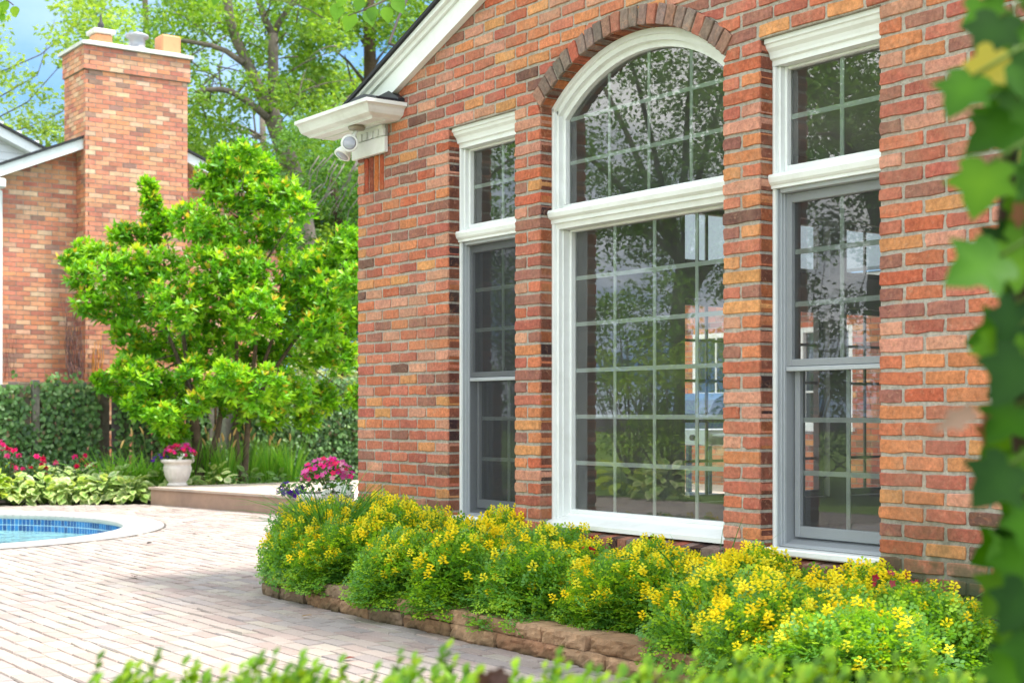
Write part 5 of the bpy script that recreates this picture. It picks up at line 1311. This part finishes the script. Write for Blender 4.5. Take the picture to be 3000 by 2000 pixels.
# twigs hanging into the top of the picture
OV = [(0, 0), (.22, .08), (.40, .28), (.42, .48), (.30, .70), (.12, .90), (0, 1.05)]; ol = OV + [(-x, y) for x, y in OV[-2:0:-1]]
OV_V = np.array([(x, y, .12 * abs(x) - .08 * y * y) for x, y in ol] + [(0, .45, -.02)], dtype=np.float32); nO = len(ol); OV_F = [(i, (i + 1) % nO, nO) for i in range(nO)]
Z = 4.6
oc = CAM - FWD * 2.6 - RIGHT * 1.8; oc.z = 0
lin = empty('overhanging_tree', tuple(oc), 'bright green leaves of a nearby tree hanging into the top edge of the photo', 'tree')
M = MB(); tz = [oc + Vector((0, 0, -.02)), oc + Vector((.03, .02, 1.)), oc + Vector((.0, .03, 1.9)), oc + Vector((.02, .0, 2.9))]; branch(M, tz, .07, .045, TC, 9); M.build('trunk', BARK, lin, True)
M = MB(); bough = [tz[2], CAM - RIGHT * 1.7 + Vector((0, 0, 1.5)), at(-1100, -620, 3.), at(0, -330, 4.4), at(400, -260, Z), at(800, -270, Z), at(1260, -250, Z), at(1700, -300, Z)]; branch(M, bough, .035, .008, TC, 7)
for stem in ([(1300, -252), (1240, -120), (1170, -20), (1110, 10), (1060, 32), (1020, 46)], [(760, -268), (700, -160), (640, -40), (622, -8)], [(-150, -190), (-120, -140), (-20, -30), (20, 0), (40, 16)]):
    branch(M, [at(a_, b_, Z) for a_, b_ in stem], .005, .002, TC, 5)
lv = [(1035, 38, 200, 62), (992, 10, 190, 55), (1075, 30, 160, 52), (1095, 20, 190, 45), (1130, 20, 170, 50), (1060, -5, 200, 45), (1155, -5, 150, 55), (1010, -10, 210, 40), (622, -6, 170, 34), (640, -20, 200, 40), (600, -20, 210, 36),
      (20, 2, 200, 46), (42, 18, 170, 36), (10, 40, 190, 26), (-5, 10, 200, 50)]
for k in range(150): lv.append((rnd.uniform(-500, 1700), -225 + rnd.uniform(-130, 75), rnd.uniform(130, 230), rnd.uniform(36, 60)))
for k in range(200): lv.append((rnd.uniform(-900, 1500), -420 + rnd.gauss(0, 70), rnd.uniform(120, 240), rnd.uniform(36, 60)))
for k in range(9): branch(M, [at(-100 + 170 * k, -262, Z), at(-60 + 170 * k + rnd.gauss(0, 60), -430, Z)], .010, .003, TC, 5)
M.build('limbs', BARK, lin, True)
n = len(lv); P = A([tuple(at(q[0], q[1], Z if i < 15 else Z + rnd.uniform(-.25, .25))) for i, q in enumerate(lv)]); D_ = A([tuple(RIGHT * math.sin(R(q[2])) + Vector((0, 0, math.cos(R(q[2])))) - FWD * .2) for q in lv]); S = A([q[3] * Z / FPX for q in lv])
scatter('crown', LEAF_T, OV_V, OV_F, P, D_, A([tuple(-FWD + Vector((0, 0, .5)))] * n) + rdir(n) * .2, S, S * .95, pick([(.18, .42, .010), (.25, .47, .012), (.13, .34, .010)], n), lin)
M = MB(); M.tube([Vector((.40, .75, Trake(.40) + .015)), at(1140, 128, 10.6), at(1165, 58, 11.2), at(1192, 0, 12), at(1260, -160, 16), at(1330, -330, 30), at(1095, -330, 40)], .010, 6, (.05, .04, .035)); tag(M.build('hanging_cable', attr_mat('twig')), 'thin dark cable rising from behind the roof edge', 'cable')

# ------------------------------------------------------------------ fallen leaves and bits on the paving
def fallen(px, py, sz, colr, ang, label):
    p = ground(px, py, .006); o = scatter('fallen_leaf', LEAF, LEAF_V, LEAF_F, A([tuple(p)]), A([[math.cos(ang), math.sin(ang), .22]]), A([[.1, .1, 1.]]), A([sz]), A([sz * .6]), A([colr]))
    tag(o, label, 'leaf', 'fallen leaves on the paving')
BRN = (.30, .15, .05); DRK = (.06, .04, .03)
fallen(883, 1804, .07, (.42, .24, .08), .5, 'dry tan leaf on the paving in front of the stone edging'); fallen(1003, 1931, .06, (.22, .06, .03), 1.2, 'reddish brown leaf with a stalk on the paving above the boxwood')
fallen(566, 1564, .07, DRK, .2, 'dark bit of debris on the bright paving right of the pool'); fallen(430, 1592, .07, DRK, 2.0, 'dark bit of debris near the tip of the pool coping'); fallen(604, 1543, .06, (.4, .33, .2), .9, 'pale twig piece on the paving below the deck')
fallen(395, 1688, .10, DRK, -.5, 'dark chipped sliver lying on the middle of the paving')

# ------------------------------------------------------------------ wing of the house across the deck and a grill (seen through the windows)
wing = empty('house_wing', (-2.6, 8, 0), 'low brick wing with white trim across the deck seen through the sunroom windows', 'house')
M = MB(); openw = [(-5.4, -4.3), (-3.6, -2.8), (-1.9, -.9)]
def spans_w(zb, zt):
    if zt < .9 or zb > 2.05: return [(-6.2, -6.2, -.05, -.05, False, False)]
    out = []; l = -6.2
    for a_, b_ in openw: out.append((l, l, a_, a_, False, True)); l = b_
    return out + [(l, l, -.05, -.05, True, False)]
course_wall(M, lambda a_, z, d_: (a_, 7.9 + d_, z), .2, 2.5, spans_w, PAL, .09, True, .011, proud=.003); M.build('wall', BRICK_FAR, wing)
for a_, b_ in openw:
    M = MB(); frame4(M, a_, b_, .93, 2.07, .06, .06, .06, 7.90, 7.97); M.box(a_ - .04, b_ + .04, 7.86, 7.98, .88, .929)
    for k in (1, 2): M.box(a_ + .06 + (b_ - a_ - .12) * k / 3 - .01, a_ + .06 + (b_ - a_ - .12) * k / 3 + .01, 7.93, 7.945, .99, 2.01)
    for k in (1, 2): M.box(a_ + .06, b_ - .06, 7.9305, 7.9445, .99 + 1.02 * k / 3 - .01, .99 + 1.02 * k / 3 + .01)
    wv = M.build('window', WHITE, wing); M = MB(); M.add([(a_ + .06, 7.955, .99), (b_ - .06, 7.955, .99), (b_ - .06, 7.955, 2.01), (a_ + .06, 7.955, 2.01)], [(0, 1, 2, 3)]); M.build('pane', plain_mat('dark_pane', (.03, .04, .05), .05, .05, spec=.8), wv)
M = MB(); M.box(-6.5, 0, 7.55, 7.62, 2.42, 2.60, bev=.02); M.box(-6.5, 0, 7.62, 7.90, 2.44, 2.48); M.build('eave', WHITE, wing)
M = MB(); M.prism([(7.5, 2.60), (7.5, 2.64), (10.6, 6.0), (10.6, 5.96)], fX, -6.6, 0); M.build('roof', plain_mat('grey_shingle', (.16, .19, .21), .9, .3, 20, .5, 60), wing)
M = MB(); M.box(-2.45, -2.3, 7.0, 7.15, .207, 2.42, bev=.02); M.build('column', WHITE, wing)
gr = empty('gas_grill', (-1.45, 4.35, .207), 'dark blue gas grill on the deck seen through the arched window', 'grill')
GB = plain_mat('grill_blue', (.03, .07, .13), .35, .1, spec=.6); GS = plain_mat('grill_steel', (.45, .47, .49), .3, .1, metal=.8)
M = MB(); M.prism([(4.10, .95), (4.10, 1.08), (4.18, 1.20), (4.32, 1.26), (4.46, 1.22), (4.56, 1.10), (4.58, .95)], fX, -1.85, -1.10); M.build('lid', GB, gr)
M = MB(); M.box(-1.86, -1.09, 4.08, 4.60, .80, .949, bev=.01); M.build('firebox', GS, gr)
for x_ in (-2.2, -1.08): M = MB(); M.box(x_, x_ + .33, 4.12, 4.56, .88, .91, bev=.008); M.build('side_shelf', GS, gr)
for x_, y_ in ((-1.82, 4.14), (-1.13, 4.14), (-1.82, 4.54), (-1.13, 4.54)): M = MB(); M.box(x_ - .02, x_ + .02, y_ - .02, y_ + .02, .25, .80); M.build('leg', GB, gr)
for x_ in (-1.82, -1.13): M = MB(); M.tube([(x_ - .02, 4.54, .287), (x_ + .02, 4.54, .287)], .08, 14); M.build('wheel', DARKM, gr)
M = MB(); M.box(-1.84, -1.11, 4.12, 4.56, .33, .36); M.build('bottom_shelf', GB, gr)
M = MB()
for k in range(3): M.tube([(-1.70 + .22 * k, 4.081, .87), (-1.70 + .22 * k, 4.05, .87)], .025, 12)
M.build('knob', DARKM, gr)

# ------------------------------------------------------------------ garden across the paving (outside the picture, mirrored in the windows)
def mirror_tree(x, y, s, rz, label):
    root = empty('garden_tree', (x, y, 0), label, 'tree'); M = MB(); h = 3.4 * s
    pts = [Vector((x, y, -.02)), Vector((x + .1, y, 1.2 * s)), Vector((x + .05, y + .1, 2.4 * s)), Vector((x + .15, y + .05, h))]; branch(M, pts, .17 * s, .12 * s, TC, 9); M.build('trunk', BARK, root, True)
    M = MB(); cs = []
    for k in range(11):
        a_ = k * 2.4 + rz; L_ = rng.uniform(1.6, 3.0) * s; e = pts[-1] + Vector((math.cos(a_) * L_, math.sin(a_) * L_, rng.uniform(.2, 3.8) * s)); md = (pts[-1] + e) / 2 + Vector((0, 0, .5 * s)); bz = bez(pts[-1] - Vector((0, 0, rng.uniform(0, .9))), md, e, 7); branch(M, bz, .07 * s, .015, TC, 6)
        for q in bz[2:]:
            for m in range(8): cs.append((q + Vector((rng.normal() * .6, rng.normal() * .6, rng.normal() * .55)) * s, rng.uniform(.28, .55) * s))
    M.build('limbs', BARK, root, True); airy_crown(cs, 72, .095, [(.17, .36, .04), (.22, .42, .05), (.13, .28, .045)], 'crown', root)
mirror_tree(-9.0, -10.6, 1.05, .3, 'broad leafy garden tree across the paving mirrored in the left windows')
mirror_tree(-4.6, -10.2, 1.15, 1.7, 'broad leafy garden tree across the paving mirrored in the arched window')
mirror_tree(-.6, -11.4, 1.25, 2.9, 'garden tree with a bare trunk mirrored in the right window')
mirror_tree(-13.2, -8.4, 1.0, 4.1, 'leafy garden tree left of the pool mirrored in the left window')
def yardshrub(x, y, rx, h, cols, label, size=.085, n=60):
    root = empty('garden_shrub', (x, y, 0), label, 'shrub'); cs = [(Vector((x + rng.normal() * rx * .62, y + rng.normal() * .4, rng.uniform(.2, .95) * h)), rng.uniform(.22, .4)) for _ in range(n)]
    airy_crown(cs, 200, size, cols, 'foliage', root); M = MB()
    for q, r_ in cs[::2]: branch(M, [Vector((x, y, 0)), (Vector((x, y, 0)) + q) / 2, q], .015, .004, TC, 4)
    M.build('stems', BARK, root)
yl = ['tall dark shrub mirrored low in the left window', 'rounded green shrub mirrored low in the arched window', 'light green shrub beside the mirrored hosta', 'broad shrub mirrored in the middle of the arched window', 'dark shrub mirrored right of the arched window middle', 'rounded shrub mirrored in the right window', 'low shrub at the end of the mirrored border', 'bright green shrub mirrored in the narrow left window', 'tall shrub behind the pool mirrored in the left window']
for (x, y, h), l_, i in zip(((-10.4, -8.6, 3.6), (-8.2, -8.9, 3.2), (-6.6, -8.2, 2.2), (-5.0, -9.0, 3.6), (-3.2, -8.7, 3.3), (-1.4, -8.9, 3.0), (.3, -8.6, 2.4), (-12.0, -7.4, 3.6), (-13.4, -5.8, 3.6)), yl, range(9)):
    yardshrub(x, y, .9, h, [[(.11, .24, .03), (.15, .30, .035)], [(.20, .40, .04), (.25, .46, .05)], [(.32, .52, .04), (.40, .58, .05)]][(1, 1, 2, 0, 0, 1, 0, 2, 2)[i]], l_)
hosta((-5.6, -7.2, 0), 60, .26, CRM, 'cream-edged hosta across the paving mirrored in the arched window')
hosta((-6.5, -7.3, 0), 50, .26, YG, 'yellow-green hosta across the paving mirrored in the arched window', tcol=HY)

# ------------------------------------------------------------------ light, sky, camera
to_sun = Vector((.26, .30, .92)).normalized()
sun = bpy.data.lights.new('sun', 'SUN'); sun.energy = 2.3; sun.angle = R(9); sun.color = (1., .95, .87)
so = bpy.data.objects.new('sun', sun); COL.objects.link(so); so.rotation_euler = (-to_sun).to_track_quat('-Z', 'Y').to_euler(); so.location = (5, 8, 20)
w = bpy.data.worlds.new('World'); scene.world = w; w.use_nodes = True; nt = w.node_tree; nt.nodes.clear()
out = nt.nodes.new('ShaderNodeOutputWorld'); bg = nt.nodes.new('ShaderNodeBackground'); sky = nt.nodes.new('ShaderNodeTexSky')
sky.sky_type = 'NISHITA'; sky.sun_disc = False; sky.sun_elevation = math.asin(to_sun.z); sky.sun_rotation = math.atan2(to_sun.x, to_sun.y); sky.altitude = 0; sky.air_density = 1.0; sky.dust_density = .2; sky.ozone_density = 1.6
tc = nt.nodes.new('ShaderNodeTexCoord'); mp = nt.nodes.new('ShaderNodeMapping'); mp.inputs['Scale'].default_value = (1, 1, 2.6)
lift = nt.nodes.new('ShaderNodeMapping'); lift.inputs['Location'].default_value = (0, 0, .30); nt.links.new(tc.outputs['Generated'], lift.inputs[0]); nt.links.new(lift.outputs[0], sky.inputs[0]); nt.links.new(tc.outputs['Generated'], mp.inputs[0])
cn = nt.nodes.new('ShaderNodeTexNoise'); cn.inputs['Scale'].default_value = 2.6; cn.inputs['Detail'].default_value = 7; cn.inputs['Roughness'].default_value = .58; nt.links.new(mp.outputs[0], cn.inputs['Vector'])
cr = nt.nodes.new('ShaderNodeValToRGB'); cr.color_ramp.elements[0].position = .40; cr.color_ramp.elements[0].color = (0, 0, 0, 1); cr.color_ramp.elements[1].position = .60; cr.color_ramp.elements[1].color = (.85, .85, .85, 1); nt.links.new(cn.outputs[0], cr.inputs[0])
mx = nt.nodes.new('ShaderNodeMix'); mx.data_type = 'RGBA'; dt = nt.nodes.new('ShaderNodeVectorMath'); dt.operation = 'DOT_PRODUCT'; dt.inputs[1].default_value = (-.87, .46, .17); nt.links.new(tc.outputs['Generated'], dt.inputs[0])
cl_ = nt.nodes.new('ShaderNodeMapRange'); cl_.inputs[1].default_value = .70; cl_.inputs[2].default_value = .95; cl_.inputs[3].default_value = 1.; cl_.inputs[4].default_value = .10; nt.links.new(dt.outputs['Value'], cl_.inputs[0])  # bright cloud added over the unseen sky as white fill, thinned in view
mc = nt.nodes.new('ShaderNodeMath'); mc.operation = 'MULTIPLY'; nt.links.new(cr.outputs[0], mc.inputs[0]); nt.links.new(cl_.outputs[0], mc.inputs[1]); nt.links.new(mc.outputs[0], mx.inputs[0]); sk = nt.nodes.new('ShaderNodeMix'); sk.data_type = 'RGBA'; sk.blend_type = 'MULTIPLY'; sk.inputs[0].default_value = 1.; sk.inputs[7].default_value = (.95, 1.38, 1.40, 1); nt.links.new(sky.outputs[0], sk.inputs[6]); nt.links.new(sk.outputs[2], mx.inputs[6]); mx.inputs[7].default_value = (20.5, 20.3, 19.6, 1)
nt.links.new(mx.outputs[2], bg.inputs[0]); bg.inputs[1].default_value = .07; nt.links.new(bg.outputs[0], out.inputs[0])
cam = bpy.data.cameras.new('camera'); co = bpy.data.objects.new('camera', cam); COL.objects.link(co); scene.camera = co
co.location = CAM; co.rotation_euler = (R(90), 0, math.atan2(-UY, UX)); cam.sensor_width = 36; cam.lens = FPX / 3000 * 36; cam.shift_y = (PCY - 1000) / 3000
cam.clip_start = .05; cam.clip_end = 600; cam.dof.use_dof = True; cam.dof.focus_distance = 7.2; cam.dof.aperture_fstop = 4.5
scene.view_settings.view_transform = 'Standard'; scene.view_settings.look = 'None'; scene.view_settings.exposure = 1.72; scene.view_settings.gamma = 1
scene.render.engine = 'CYCLES'; scene.cycles.use_denoising = True; scene.cycles.max_bounces = 10; scene.cycles.transparent_max_bounces = 16; scene.cycles.caustics_reflective = False; scene.cycles.caustics_refractive = False
try: scene.cycles.denoiser = 'OPENIMAGEDENOISE'
except Exception: pass
